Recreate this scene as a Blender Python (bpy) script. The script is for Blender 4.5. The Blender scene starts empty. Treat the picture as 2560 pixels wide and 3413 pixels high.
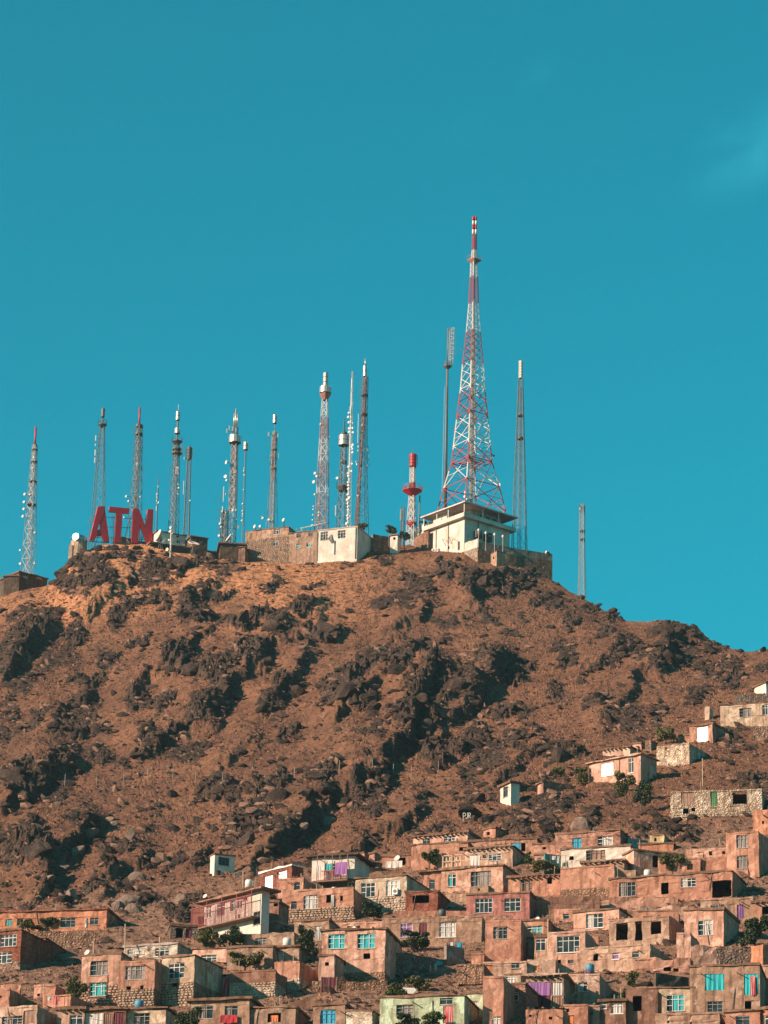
import bpy, math, random
import numpy as np
from mathutils import Vector, Matrix
random.seed(7)
RNG = np.random.default_rng(11)
SC = bpy.context.scene
COL = SC.collection

# ---------------------------------------------------------------- camera
F = 12500.0; PITCH = math.radians(19.6); ROLL = math.radians(1.2)
fw = np.array([0, math.cos(PITCH), math.sin(PITCH)])
r0 = np.array([1.0, 0, 0]); u0 = np.array([0, -math.sin(PITCH), math.cos(PITCH)])
RT = math.cos(ROLL)*r0 + math.sin(ROLL)*u0
UP = math.cos(ROLL)*u0 - math.sin(ROLL)*r0
cam_d = bpy.data.cameras.new('camera'); cam = bpy.data.objects.new('camera', cam_d); COL.objects.link(cam)
cam.matrix_world = Matrix(((RT[0], UP[0], -fw[0], 0), (RT[1], UP[1], -fw[1], 0), (RT[2], UP[2], -fw[2], 0), (0, 0, 0, 1)))
cam_d.sensor_fit = 'HORIZONTAL'; cam_d.sensor_width = 36; cam_d.lens = F/2560*36
cam_d.clip_start = 1; cam_d.clip_end = 20000
SC.camera = cam

def ray(px, py):
    """(x/y, z/y) of the sight line through a photo pixel"""
    d = fw[:, None]*F + (np.atleast_1d(px)-1280.0)*RT[:, None] + (1706.5-np.atleast_1d(py))*UP[:, None]
    return d[0]/d[1], d[2]/d[1]
def P(px, py, Y):
    t, k = ray(px, py); return Vector((float(t[0])*Y, Y, float(k[0])*Y))
def proj(X, Y, Z):
    c = X*RT[0]+Y*RT[1]+Z*RT[2]; u = X*UP[0]+Y*UP[1]+Z*UP[2]; f = X*fw[0]+Y*fw[1]+Z*fw[2]
    return 1280+F*c/f, 1706.5-F*u/f

# ---------------------------------------------------------------- light, sky
EL = math.radians(22); SB = math.radians(27)
to_sun = Vector((-math.cos(SB)*math.cos(EL), -math.sin(SB)*math.cos(EL), math.sin(EL)))
sl = bpy.data.lights.new('sun', 'SUN'); so = bpy.data.objects.new('sun', sl); COL.objects.link(so)
so.rotation_euler = (-to_sun).to_track_quat('-Z', 'Y').to_euler()
sl.energy = 5.0; sl.angle = math.radians(0.5); sl.color = (1.0, 0.71, 0.52)
W = bpy.data.worlds.new('World'); SC.world = W; W.use_nodes = True
wn = W.node_tree.nodes; wl = W.node_tree.links; wn.clear()
sky = wn.new('ShaderNodeTexSky'); sky.sky_type = 'NISHITA'; sky.sun_disc = False
sky.sun_elevation = EL; sky.sun_rotation = math.atan2(to_sun.x, to_sun.y)
sky.altitude = 1800; sky.air_density = 1.0; sky.dust_density = 0.6; sky.ozone_density = 1.0
tint = wn.new('ShaderNodeMix'); tint.data_type = 'RGBA'; tint.blend_type = 'MULTIPLY'; tint.inputs[0].default_value = 1
tint.inputs[7].default_value = (0.06, 1.40, 1.18, 1)
wl.new(sky.outputs[0], tint.inputs[6])
tc = wn.new('ShaderNodeTexCoord')
last = tint.outputs[2]
def cloud(px, py, rad, amt, last):
    d = (fw*F + (px-1280)*RT + (1706.5-py)*UP); d = d/np.linalg.norm(d)
    mp = wn.new('ShaderNodeVectorMath'); mp.operation = 'SUBTRACT'; mp.inputs[1].default_value = tuple(d)
    wl.new(tc.outputs['Generated'], mp.inputs[0])
    r1 = wn.new('ShaderNodeMapping'); r1.inputs['Rotation'].default_value = (0, math.radians(36), 0); wl.new(mp.outputs[0], r1.inputs[0])
    ro = wn.new('ShaderNodeMapping'); ro.inputs['Scale'].default_value = (0.6, 1, 1.25)
    wl.new(r1.outputs[0], ro.inputs[0])
    ln = wn.new('ShaderNodeVectorMath'); ln.operation = 'LENGTH'; wl.new(ro.outputs[0], ln.inputs[0])
    mr = wn.new('ShaderNodeMapRange'); mr.interpolation_type = 'SMOOTHSTEP'
    mr.inputs['From Min'].default_value = rad; mr.inputs['From Max'].default_value = 0; mr.inputs['To Max'].default_value = 1
    wl.new(ln.outputs['Value'], mr.inputs[0])
    nz = wn.new('ShaderNodeTexNoise'); nz.inputs['Scale'].default_value = 60; nz.inputs['Detail'].default_value = 5
    wl.new(ro.outputs[0], nz.inputs['Vector'])
    m2 = wn.new('ShaderNodeMapRange'); m2.inputs['From Min'].default_value = .35; m2.inputs['From Max'].default_value = .75
    wl.new(nz.outputs[0], m2.inputs[0])
    mu = wn.new('ShaderNodeMath'); mu.operation = 'MULTIPLY'; wl.new(mr.outputs[0], mu.inputs[0]); wl.new(m2.outputs[0], mu.inputs[1])
    m3 = wn.new('ShaderNodeMath'); m3.operation = 'MULTIPLY'; m3.inputs[1].default_value = amt; wl.new(mu.outputs[0], m3.inputs[0])
    mx = wn.new('ShaderNodeMix'); mx.data_type = 'RGBA'; wl.new(m3.outputs[0], mx.inputs[0]); wl.new(last, mx.inputs[6])
    mx.inputs[7].default_value = (.35, 4.3, 5.4, 1)
    return mx.outputs[2]
last = cloud(2520, 480, .018, .7, last)
last = cloud(1790, 240, .006, .2, last)
last = cloud(1520, 430, .010, .08, last)
bg = wn.new('ShaderNodeBackground'); bg.inputs[1].default_value = 0.057; wl.new(last, bg.inputs[0])
wo = wn.new('ShaderNodeOutputWorld'); wl.new(bg.outputs[0], wo.inputs[0])
SC.view_settings.view_transform = 'Standard'; SC.view_settings.look = 'None'
SC.view_settings.exposure = 1.07; SC.view_settings.gamma = 1

# ---------------------------------------------------------------- object helpers
def tag(o, label=None, cat=None, group=None, kind=None):
    if label: o['label'] = label
    if cat: o['category'] = cat
    if group: o['group'] = group
    if kind: o['kind'] = kind
    return o
def thing(name, loc, rz=0, label=None, cat=None, group=None):
    o = bpy.data.objects.new(name, None); COL.objects.link(o); o.location = loc; o.rotation_euler = (0, 0, rz)
    o.empty_display_size = .3
    return tag(o, label, cat, group)
def link(name, me, parent=None, loc=None):
    o = bpy.data.objects.new(name, me); COL.objects.link(o)
    if parent is not None: o.parent = parent
    if loc is not None: o.location = loc
    return o
def npmesh(name, V, Fq, mats, mi=None, smooth=False, attrs=None):
    """V (n,3) array, Fq (m,k) array of equal-size faces"""
    me = bpy.data.meshes.new(name); V = np.asarray(V, dtype=np.float32); Fq = np.asarray(Fq, dtype=np.int32)
    m, k = Fq.shape
    me.vertices.add(len(V)); me.vertices.foreach_set('co', V.ravel())
    me.loops.add(m*k); me.loops.foreach_set('vertex_index', Fq.ravel())
    me.polygons.add(m); me.polygons.foreach_set('loop_start', np.arange(m, dtype=np.int32)*k)
    me.polygons.foreach_set('loop_total', np.full(m, k, dtype=np.int32))
    if mi is not None: me.polygons.foreach_set('material_index', np.asarray(mi, dtype=np.int32))
    me.polygons.foreach_set('use_smooth', np.full(m, smooth))
    for a, arr in (attrs or {}).items():
        at = me.attributes.new(a, 'FLOAT', 'POINT'); at.data.foreach_set('value', np.asarray(arr, dtype=np.float32))
    for mt in mats: me.materials.append(mt)
    me.update(calc_edges=True); return me
class MB:
    def __init__(s): s.v = []; s.f = []; s.m = []; s.sm = []
    def quad(s, pts, m=0):
        n = len(s.v); s.v += [tuple(p) for p in pts]; s.f.append(tuple(range(n, n+len(pts)))); s.m.append(m); s.sm.append(False)
    def box(s, x0, x1, y0, y1, z0, z1, m=0, M=None):
        n = len(s.v); c = [(x0,y0,z0),(x1,y0,z0),(x1,y1,z0),(x0,y1,z0),(x0,y0,z1),(x1,y0,z1),(x1,y1,z1),(x0,y1,z1)]
        if M is not None: c = [tuple(M @ Vector(q)) for q in c]
        s.v += c
        for f in ((0,3,2,1),(4,5,6,7),(0,1,5,4),(1,2,6,5),(2,3,7,6),(3,0,4,7)):
            s.f.append(tuple(n+i for i in f)); s.m.append(m); s.sm.append(False)
    def bar(s, a, b, r, n=4, m=0, r2=None):
        a = Vector(a); b = Vector(b); d = b-a
        if d.length < 1e-6: return
        q = d.to_track_quat('Z', 'Y'); r2 = r if r2 is None else r2; i0 = len(s.v)
        for c, rr in ((a, r), (b, r2)):
            for i in range(n):
                an = 2*math.pi*(i+.5)/n; s.v.append(tuple(c + q @ Vector((math.cos(an)*rr, math.sin(an)*rr, 0))))
        for i in range(n):
            j = (i+1) % n; s.f.append((i0+i, i0+j, i0+n+j, i0+n+i)); s.m.append(m); s.sm.append(n > 6)
        s.f.append(tuple(i0+i for i in reversed(range(n)))); s.m.append(m); s.sm.append(False)
        s.f.append(tuple(i0+n+i for i in range(n))); s.m.append(m); s.sm.append(False)
    def lathe(s, prof, n=16, m=0, c=(0, 0, 0), smooth=True, M=None):
        i0 = len(s.v)
        for (r, z) in prof:
            for i in range(n):
                an = 2*math.pi*i/n; p = Vector((c[0]+r*math.cos(an), c[1]+r*math.sin(an), c[2]+z))
                s.v.append(tuple(M @ p if M is not None else p))
        for k in range(len(prof)-1):
            for i in range(n):
                j = (i+1) % n; s.f.append((i0+k*n+i, i0+k*n+j, i0+(k+1)*n+j, i0+(k+1)*n+i)); s.m.append(m); s.sm.append(smooth)
    def prism(s, poly, y0, y1, m=0, M=None):
        """poly in x,z; extruded along y"""
        n = len(poly); i0 = len(s.v)
        for y in (y0, y1):
            for (x, z) in poly:
                p = Vector((x, y, z)); s.v.append(tuple(M @ p if M is not None else p))
        s.f.append(tuple(range(i0, i0+n))); s.f.append(tuple(reversed(range(i0+n, i0+2*n)))); s.m += [m, m]; s.sm += [False]*2
        for i in range(n):
            j = (i+1) % n; s.f.append((i0+j, i0+i, i0+n+i, i0+n+j)); s.m.append(m); s.sm.append(False)
    def mesh(s, name, mats):
        me = bpy.data.meshes.new(name); me.from_pydata(s.v, [], s.f)
        for mt in (mats if isinstance(mats, (list, tuple)) else [mats]): me.materials.append(mt)
        me.polygons.foreach_set('material_index', s.m); me.polygons.foreach_set('use_smooth', s.sm); me.update(); return me
    def build(s, name, mats, parent=None, loc=None):
        return link(name, s.mesh(name, mats), parent, loc)

# ---------------------------------------------------------------- noise
def _h(ix, iy, s):
    n = (ix.astype(np.int64)*374761393 + iy.astype(np.int64)*668265263 + s*1442695041) & 0xffffffff
    n = ((n ^ (n >> 13))*1274126177) & 0xffffffff; n = n ^ (n >> 16)
    return (n & 0xffffff)/float(0xffffff)
def vnoise(x, y, s=0):
    ix = np.floor(x); iy = np.floor(y); fx = x-ix; fy = y-iy; fx = fx*fx*(3-2*fx); fy = fy*fy*(3-2*fy)
    a = _h(ix, iy, s); b = _h(ix+1, iy, s); c = _h(ix, iy+1, s); d = _h(ix+1, iy+1, s)
    return (a*(1-fx)+b*fx)*(1-fy)+(c*(1-fx)+d*fx)*fy
def fbm(x, y, o=4, s=0):
    r = 0; a = .5; tot = 0
    for i in range(o): r = r+a*vnoise(x*2**i, y*2**i, s+i); tot += a; a *= .5
    return r/tot
def worley(x, y, s=0):
    ix = np.floor(x); iy = np.floor(y); f1 = np.full(x.shape, 9.); f2 = np.full(x.shape, 9.); cid = np.zeros(x.shape); gx = np.zeros(x.shape); gy = np.zeros(x.shape)
    for dx in (-1, 0, 1):
        for dy in (-1, 0, 1):
            cx = ix+dx; cy = iy+dy; qx = cx+_h(cx, cy, s); qy = cy+_h(cx, cy, s+50)
            d = np.hypot(qx-x, qy-y); c = _h(cx, cy, s+99); new = d < f1
            f2 = np.where(new, f1, np.minimum(f2, d)); cid = np.where(new, c, cid)
            gx = np.where(new, x-qx, gx); gy = np.where(new, y-qy, gy); f1 = np.where(new, d, f1)
    return f1, f2, cid, gx, gy
def sstep(a, b, x):
    t = np.clip((x-a)/(b-a), 0, 1); return t*t*(3-2*t)

# ---------------------------------------------------------------- materials
def newmat(name):
    m = bpy.data.materials.new(name); m.use_nodes = True; nt = m.node_tree; b = nt.nodes['Principled BSDF']; return m, nt, b
def nnoise(nt, vec, scale, detail=4, sc=(1, 1, 1), rough=.55):
    mp = nt.nodes.new('ShaderNodeMapping'); mp.inputs['Scale'].default_value = sc; nt.links.new(vec, mp.inputs[0])
    n = nt.nodes.new('ShaderNodeTexNoise'); n.inputs['Scale'].default_value = scale; n.inputs['Detail'].default_value = detail
    n.inputs['Roughness'].default_value = rough
    nt.links.new(mp.outputs[0], n.inputs['Vector']); return n.outputs[0]
def nramp(nt, fac, stops, interp='LINEAR'):
    r = nt.nodes.new('ShaderNodeValToRGB'); cr = r.color_ramp; cr.interpolation = interp
    while len(cr.elements) < len(stops): cr.elements.new(.5)
    for e, (p, c) in zip(cr.elements, stops): e.position = p; e.color = (*c, 1) if len(c) == 3 else c
    nt.links.new(fac, r.inputs[0]); return r.outputs[0]
def nmix(nt, fac, a, b, mode='MIX'):
    m = nt.nodes.new('ShaderNodeMix'); m.data_type = 'RGBA'; m.blend_type = mode
    for s, i in ((fac, 0), (a, 6), (b, 7)):
        if isinstance(s, (int, float)): m.inputs[i].default_value = s
        elif isinstance(s, tuple): m.inputs[i].default_value = (*s, 1)
        else: nt.links.new(s, m.inputs[i])
    return m.outputs[2]
def nbump(nt, b, h, dist, strength=1.0):
    n = nt.nodes.new('ShaderNodeBump'); n.inputs['Distance'].default_value = dist; n.inputs['Strength'].default_value = strength
    nt.links.new(h, n.inputs['Height']); nt.links.new(n.outputs[0], b.inputs['Normal'])
def pos(nt): return nt.nodes.new('ShaderNodeNewGeometry').outputs['Position']
def sc3(c, f): return tuple(min(1, x*f) for x in c)
def wall_mat(name, c, kind='mud', stain=.6):
    m, nt, b = newmat(name); p = pos(nt); b.inputs['Roughness'].default_value = .95; b.inputs['Specular IOR Level'].default_value = .15
    g1 = sum(c)/3
    big = nnoise(nt, p, .45, 5); mid = nnoise(nt, p, 2.2, 6, rough=.7); fine = nnoise(nt, p, 11, 4, rough=.7)
    streak = nnoise(nt, p, 2.2, 3, (1, 1, .12))
    col = nramp(nt, big, [(.3, sc3(c, .72)), (.5, c), (.7, sc3((c[0]*1.05, c[1]*1.12, c[2]*1.2), 1.12))])
    col = nmix(nt, stain, col, nramp(nt, mid, [(.33, sc3(c, .5)), (.52, c), (.7, sc3(c, 1.25))]), 'MIX')
    col = nmix(nt, .75*min(1, stain/.6), col, nramp(nt, streak, [(.36, (.5, .46, .44)), (.5, (1, 1, 1)), (1, (1.1, 1.1, 1.1))]), 'MULTIPLY')
    col = nmix(nt, .8, col, nramp(nt, fine, [(.3, (.6, .6, .6)), (.55, (1, 1, 1)), (.8, (1.25, 1.25, 1.25))]), 'MULTIPLY')
    pt = nnoise(nt, p, .9, 5, (1, 1, .8), .6)
    col = nmix(nt, min(1, stain*1.4), col, nmix(nt, nramp(nt, pt, [(.56, (0, 0, 0)), (.60, (1, 1, 1))]), col, sc3((c[0], c[1]*1.12, c[2]*1.2), 1.22)))
    col = nmix(nt, min(1, stain*1.2), col, nmix(nt, nramp(nt, nnoise(nt, p, 1.3, 5, (1, 1, 1), .65), [(.60, (0, 0, 0)), (.66, (1, 1, 1))]), col, sc3(c, .74)))
    oi = nt.nodes.new('ShaderNodeObjectInfo')
    col = nmix(nt, .8 if stain > .3 else .2, col, nramp(nt, oi.outputs['Random'], [(0, (.80, .78, .78)), (.25, (1.12, 1.03, .98)), (.5, (.92, .97, 1.0)), (.75, (1.2, 1.16, 1.12)), (1, (.88, .84, .80))]), 'MULTIPLY')
    h = mid
    if kind in ('stone', 'brick'):
        v = nt.nodes.new('ShaderNodeTexVoronoi'); v.feature = 'DISTANCE_TO_EDGE'; v2 = nt.nodes.new('ShaderNodeTexVoronoi')
        mp = nt.nodes.new('ShaderNodeMapping'); nt.links.new(p, mp.inputs[0])
        mp.inputs['Scale'].default_value = (3.2, 3.2, 4.2) if kind == 'stone' else (2.6, 2.6, 9)
        dn = nt.nodes.new('ShaderNodeTexNoise'); dn.inputs['Scale'].default_value = 3; nt.links.new(mp.outputs[0], dn.inputs['Vector'])
        ad = nt.nodes.new('ShaderNodeMix'); ad.data_type = 'VECTOR'; ad.inputs[0].default_value = .12
        nt.links.new(mp.outputs[0], ad.inputs[4]); nt.links.new(dn.outputs['Color'], ad.inputs[5])
        for q in (v, v2): q.inputs['Scale'].default_value = 1; nt.links.new(ad.outputs[1], q.inputs['Vector'])
        edge = nramp(nt, v.outputs['Distance'], [(0, (.38, .33, .3)), (.09, (.75, .72, .7)), (.2, (1, 1, 1))])
        cell = nramp(nt, v2.outputs['Color'], [(0, (.55, .5, .5)), (.5, (1, .97, .95)), (1, (1.35, 1.3, 1.25))])
        col = nmix(nt, .8, col, edge, 'MULTIPLY'); col = nmix(nt, .8, col, cell, 'MULTIPLY'); h = v.outputs['Distance']
        nbump(nt, b, h, .25 if kind == 'stone' else .08)
    else: nbump(nt, b, mid, .10, .8)
    nt.links.new(col, b.inputs['Base Color']); return m
def plain_mat(name, c, rough=.6, metal=0, noise=.25, sc=1.5):
    m, nt, b = newmat(name); p = pos(nt); n = nnoise(nt, p, sc, 4)
    col = nramp(nt, n, [(.3, sc3(c, 1-noise)), (.7, sc3(c, 1+noise*.5))])
    nt.links.new(col, b.inputs['Base Color']); b.inputs['Roughness'].default_value = rough; b.inputs['Metallic'].default_value = metal
    return m
def cloth_mat(name, c, c2=None):
    m, nt, b = newmat(name); p = pos(nt); n = nnoise(nt, p, 1.6, 2, (3, 3, .25))
    col = nramp(nt, n, [(.35, c2 or sc3(c, .45)), (.6, c)]); nt.links.new(col, b.inputs['Base Color']); b.inputs['Roughness'].default_value = .8
    nbump(nt, b, n, .1); return m
M = {}
def defmats():
    wm = [('mud', (.29, .145, .10)), ('terra', (.34, .175, .125)), ('pink', (.43, .255, .195)), ('tan', (.29, .185, .135)),
          ('brown', (.20, .11, .08)), ('orange', (.38, .175, .11)), ('rose', (.30, .130, .115)), ('cream', (.40, .30, .225)),
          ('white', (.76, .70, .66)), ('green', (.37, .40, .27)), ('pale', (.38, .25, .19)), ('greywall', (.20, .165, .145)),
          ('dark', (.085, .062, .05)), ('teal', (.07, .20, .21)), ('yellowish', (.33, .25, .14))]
    for n, c in wm: M[n] = wall_mat('wall_'+n, c)
    M['white'] = wall_mat('wall_white', (.54, .46, .40), stain=.15)
    M['brick'] = wall_mat('brick_red', (.27, .105, .075), 'brick'); M['pinkbrick'] = wall_mat('brick_pink', (.37, .195, .15), 'brick')
    M['whitebrick'] = wall_mat('brick_white', (.50, .42, .34), 'brick'); M['stone'] = wall_mat('rubble_stone', (.30, .215, .17), 'stone')
    M['palestone'] = wall_mat('rubble_pale', (.48, .39, .31), 'stone'); M['greystone'] = wall_mat('rubble_grey', (.18, .145, .125), 'stone')
    M['brownstone'] = wall_mat('rubble_brown', (.26, .165, .12), 'stone')
    M['roof'] = wall_mat('mud_roof', (.17, .10, .07)); M['concrete'] = wall_mat('concrete', (.33, .28, .25), stain=.3)
    M['timber'] = plain_mat('timber', (.16, .10, .07), .9); M['palewood'] = plain_mat('pale_timber', (.40, .29, .21), .9)
    M['frame_white'] = plain_mat('frame_white', (.58, .55, .52), .5, noise=.1); M['frame_grey'] = plain_mat('frame_grey', (.24, .21, .19), .6)
    M['frame_brown'] = plain_mat('frame_brown', (.17, .10, .08), .7); M['frame_blue'] = plain_mat('frame_blue', (.05, .20, .30), .6)
    M['red'] = plain_mat('red_paint', (.38, .012, .025), .55); M['darkred'] = plain_mat('dark_red_paint', (.22, .03, .03), .6)
    M['signred'] = plain_mat('sign_red', (.42, .014, .024), .6, noise=.2); M['signside'] = plain_mat('sign_side', (.10, .05, .06), .6)
    M['steel'] = plain_mat('galvanised_steel', (.30, .28, .26), .55, .2); M['darksteel'] = plain_mat('dark_steel', (.07, .075, .075), .6, .2)
    M['midsteel'] = plain_mat('weathered_steel', (.14, .132, .125), .6, .2)
    M['whitesteel'] = plain_mat('white_steel', (.58, .55, .52), .5, noise=.12); M['rust'] = plain_mat('red_oxide_steel', (.27, .12, .09), .7)
    M['silver'] = plain_mat('silver_panel', (.50, .46, .43), .38, .55, .3, 6); M['dish'] = plain_mat('dish_white', (.56, .50, .46), .5, noise=.2, sc=4)
    M['chrome'] = plain_mat('polished_dome', (.75, .70, .66), .22, 1.0, .1)
    M['mirror'] = plain_mat('polished_metal', (.85, .80, .74), .12, 1.0, .05)
    m, nt, b = newmat('window_glass'); p = pos(nt); n = nnoise(nt, p, .9, 2)
    nt.links.new(nramp(nt, n, [(.35, (.010, .018, .022)), (.65, (.03, .045, .05))]), b.inputs['Base Color'])
    b.inputs['Roughness'].default_value = .15; b.inputs['Specular IOR Level'].default_value = .18; M['glass'] = m
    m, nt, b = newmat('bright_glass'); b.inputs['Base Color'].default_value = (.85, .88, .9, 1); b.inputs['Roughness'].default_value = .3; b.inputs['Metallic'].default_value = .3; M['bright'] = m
    M['c_white'] = cloth_mat('curtain_white', (.48, .44, .41), (.25, .24, .24)); M['c_turq'] = cloth_mat('curtain_turquoise', (.008, .36, .40), (.008, .2, .23))
    M['c_purple'] = cloth_mat('curtain_purple', (.24, .09, .28), (.14, .06, .17)); M['c_blue'] = cloth_mat('door_blue', (.01, .27, .42), (.01, .18, .28))
    M['c_red'] = cloth_mat('cloth_red', (.45, .02, .04), (.50, .30, .28)); M['c_maroon'] = cloth_mat('cloth_maroon', (.12, .015, .03))
    M['c_brown'] = cloth_mat('curtain_brown', (.26, .15, .11)); M['c_orange'] = cloth_mat('door_orange', (.55, .16, .05)); M['c_green'] = cloth_mat('door_green', (.05, .18, .06))
    M['c_teal'] = cloth_mat('door_teal', (.02, .30, .32)); M['c_rug'] = cloth_mat('rug_red', (.40, .01, .02), (.10, .005, .01)); M['c_dim'] = cloth_mat('curtain_grey', (.22, .19, .18), (.05, .045, .045))
    for n, c in (('leaf', (.055, .075, .020)), ('leafdark', (.030, .045, .018)), ('leafolive', (.09, .085, .028))):
        m, nt, b = newmat(n); p = pos(nt); q = nnoise(nt, p, 2.5, 3)
        nt.links.new(nramp(nt, q, [(.3, sc3(c, .6)), (.7, sc3(c, 1.5))]), b.inputs['Base Color']); b.inputs['Roughness'].default_value = .6
        b.inputs['Specular IOR Level'].default_value = .3; M[n] = m
    M['bark'] = plain_mat('bark', (.10, .065, .045), .9)
    # rock
    m, nt, b = newmat('rock'); p = pos(nt); a = nnoise(nt, p, .5, 6, rough=.7); q = nnoise(nt, p, 4, 5, (1, 1, 1.8), .7)
    oi = nt.nodes.new('ShaderNodeObjectInfo')
    col = nramp(nt, a, [(.3, (.034, .026, .023)), (.48, (.068, .048, .040)), (.6, (.115, .077, .060)), (.75, (.19, .125, .093))])
    col = nmix(nt, .8, col, nramp(nt, q, [(.3, (.55, .55, .55)), (.7, (1.4, 1.35, 1.3))]), 'MULTIPLY')
    nt.links.new(col, b.inputs['Base Color']); b.inputs['Roughness'].default_value = .9; b.inputs['Specular IOR Level'].default_value = .2
    nbump(nt, b, q, .7); M['rock'] = m
    m, nt, b = newmat('pale_rock'); p = pos(nt); a = nnoise(nt, p, .8, 6, rough=.7); q = nnoise(nt, p, 4, 5, rough=.7)
    col = nramp(nt, a, [(.3, (.10, .068, .052)), (.5, (.18, .12, .09)), (.75, (.27, .19, .15))])
    col = nmix(nt, .7, col, nramp(nt, q, [(.3, (.6, .6, .6)), (.7, (1.3, 1.3, 1.3))]), 'MULTIPLY')
    nt.links.new(col, b.inputs['Base Color']); b.inputs['Roughness'].default_value = .9; nbump(nt, b, q, .25); M['palerock'] = m
    M['brownrock'] = plain_mat('brown_rock', (.17, .095, .066), .95, 0, .45, 3); M['rubble'] = plain_mat('rubble_piece', (.37, .275, .21), .95, 0, .5, 2.5)
defmats()
# ---------------------------------------------------------------- hillside
CONT = {340: [(-400, 3485), (0, 3475), (1280, 3460), (2560, 3440), (2960, 3430)],
        380: [(-400, 3300), (0, 3300), (700, 3290), (1280, 3250), (1900, 3210), (2560, 3160), (2960, 3140)],
        430: [(-400, 3100), (0, 3090), (600, 3050), (1000, 3010), (1500, 2970), (2000, 2910), (2560, 2850), (2960, 2820)],
        480: [(-400, 2920), (0, 2905), (600, 2860), (1000, 2815), (1500, 2755), (2000, 2670), (2560, 2600), (2960, 2570)],
        540: [(-400, 2700), (0, 2680), (600, 2610), (1000, 2555), (1500, 2480), (2000, 2390), (2560, 2330), (2960, 2300)],
        600: [(-400, 2440), (0, 2420), (600, 2340), (1000, 2280), (1500, 2230), (2000, 2180)],
        660: [(-400, 2180), (0, 2150), (600, 2080), (1000, 2040), (1500, 2000), (1850, 2010)]}
RIDGE = [(-400, 2090, 700), (0, 1990, 700), (60, 1972, 700), (150, 1958, 700), (185, 1930, 704), (225, 1880, 708), (260, 1850, 708), (330, 1818, 710), (480, 1816, 710),
         (560, 1838, 705), (660, 1850, 705), (790, 1872, 700), (1000, 1880, 700), (1190, 1868, 702), (1240, 1832, 708), (1300, 1818, 712), (1400, 1822, 712), (1440, 1838, 708),
         (1550, 1838, 702), (1600, 1880, 696), (1700, 1890, 694), (1850, 1936, 688), (1900, 1972, 680), (1960, 2005, 672), (2030, 2045, 660), (2090, 2072, 654), (2150, 2080, 648),
         (2225, 2083, 640), (2290, 2105, 632), (2340, 2112, 628), (2375, 2142, 620), (2430, 2158, 614), (2480, 2172, 608), (2560, 2166, 604), (2700, 2190, 600), (2960, 2240, 600)]
fine = np.arange(-430, 2990, 3.2)
tf, _ = ray(fine, np.full(fine.shape, 2300.0)); tf = np.sort(tf)
TC = np.concatenate([np.linspace(-.75, tf[0]-.004, 45), tf, np.linspace(tf[-1]+.004, .75, 45)]); NC = len(TC)
def contour(pts):
    a = np.array(pts, float); t, k = ray(a[:, 0], a[:, 1]); return np.interp(TC, t, k)
ra = np.array(RIDGE, float); rt, rk = ray(ra[:, 0], ra[:, 1]); KR = np.interp(TC, rt, rk); DR = np.interp(TC, rt, ra[:, 2])
fade = sstep(.13, .6, np.abs(TC)); KR = KR*(1-.45*fade)
CK = {y: contour(p)*(1-.45*fade) for y, p in CONT.items()}
NM = 520; NF = 26; NB = 44; NR = NF+NM+NB
YG = np.zeros((NR, NC)); ZG = np.zeros((NR, NC))
kern = np.exp(-.5*(np.arange(-30, 31)/11.0)**2); kern /= kern.sum()
t_plat0, _ = ray(300, 1820); t_plat1, _ = ray(1865, 1900)
for i in range(NC):
    D = DR[i]; ys = [y for y in sorted(CK) if y < D-22]; kk = [CK[y][i] for y in ys]
    wq = min(1.0, (D-22-ys[-1])/40.0)
    if wq < 1: kk[-1] = wq*kk[-1]+(1-wq)*(kk[-2]+(KR[i]-kk[-2])*(ys[-1]-ys[-2])/(D-ys[-2]))
    kk.append(KR[i])
    yd = np.linspace(340, D, 361); kd = np.interp(yd, ys+[D], kk)
    ext = np.concatenate([2*kd[0]-kd[30:0:-1], kd, 2*kd[-1]-kd[-2:-32:-1]]); ks = np.convolve(ext, kern, 'valid'); ks = np.maximum.accumulate(ks+np.arange(len(ks))*1e-7)
    kq = np.linspace(ks[0], ks[-1], NM); yq = np.interp(kq, ks, yd)
    YG[NF:NF+NM, i] = yq; ZG[NF:NF+NM, i] = yq*kq
    f = np.linspace(0, 1, NF, endpoint=False); yf = 12+328*f; z3 = 340*ks[0]
    YG[:NF, i] = yf; ZG[:NF, i] = -1.7+(z3+1.7)*np.clip((yf-70)/270, 0, 1)**1.25
    g = (np.arange(1, NB+1)/NB); yb = D+900*g**2
    pl = 3+45*float(sstep(t_plat0[0]-.003, t_plat0[0]+.002, TC[i])*sstep(t_plat1[0]+.006, t_plat1[0]-.002, TC[i]))
    zb = ks[-1]*D-.15-.42*np.maximum(0, (yb-D)-pl)-.01*(yb-D)
    YG[NF+NM:, i] = yb; ZG[NF+NM:, i] = np.maximum(zb, -1.7-.001*yb)
XG = YG*TC[None, :]
ZB = ZG.copy()   # smooth base surface
PX, PY = proj(XG, YG, ZG)
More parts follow.
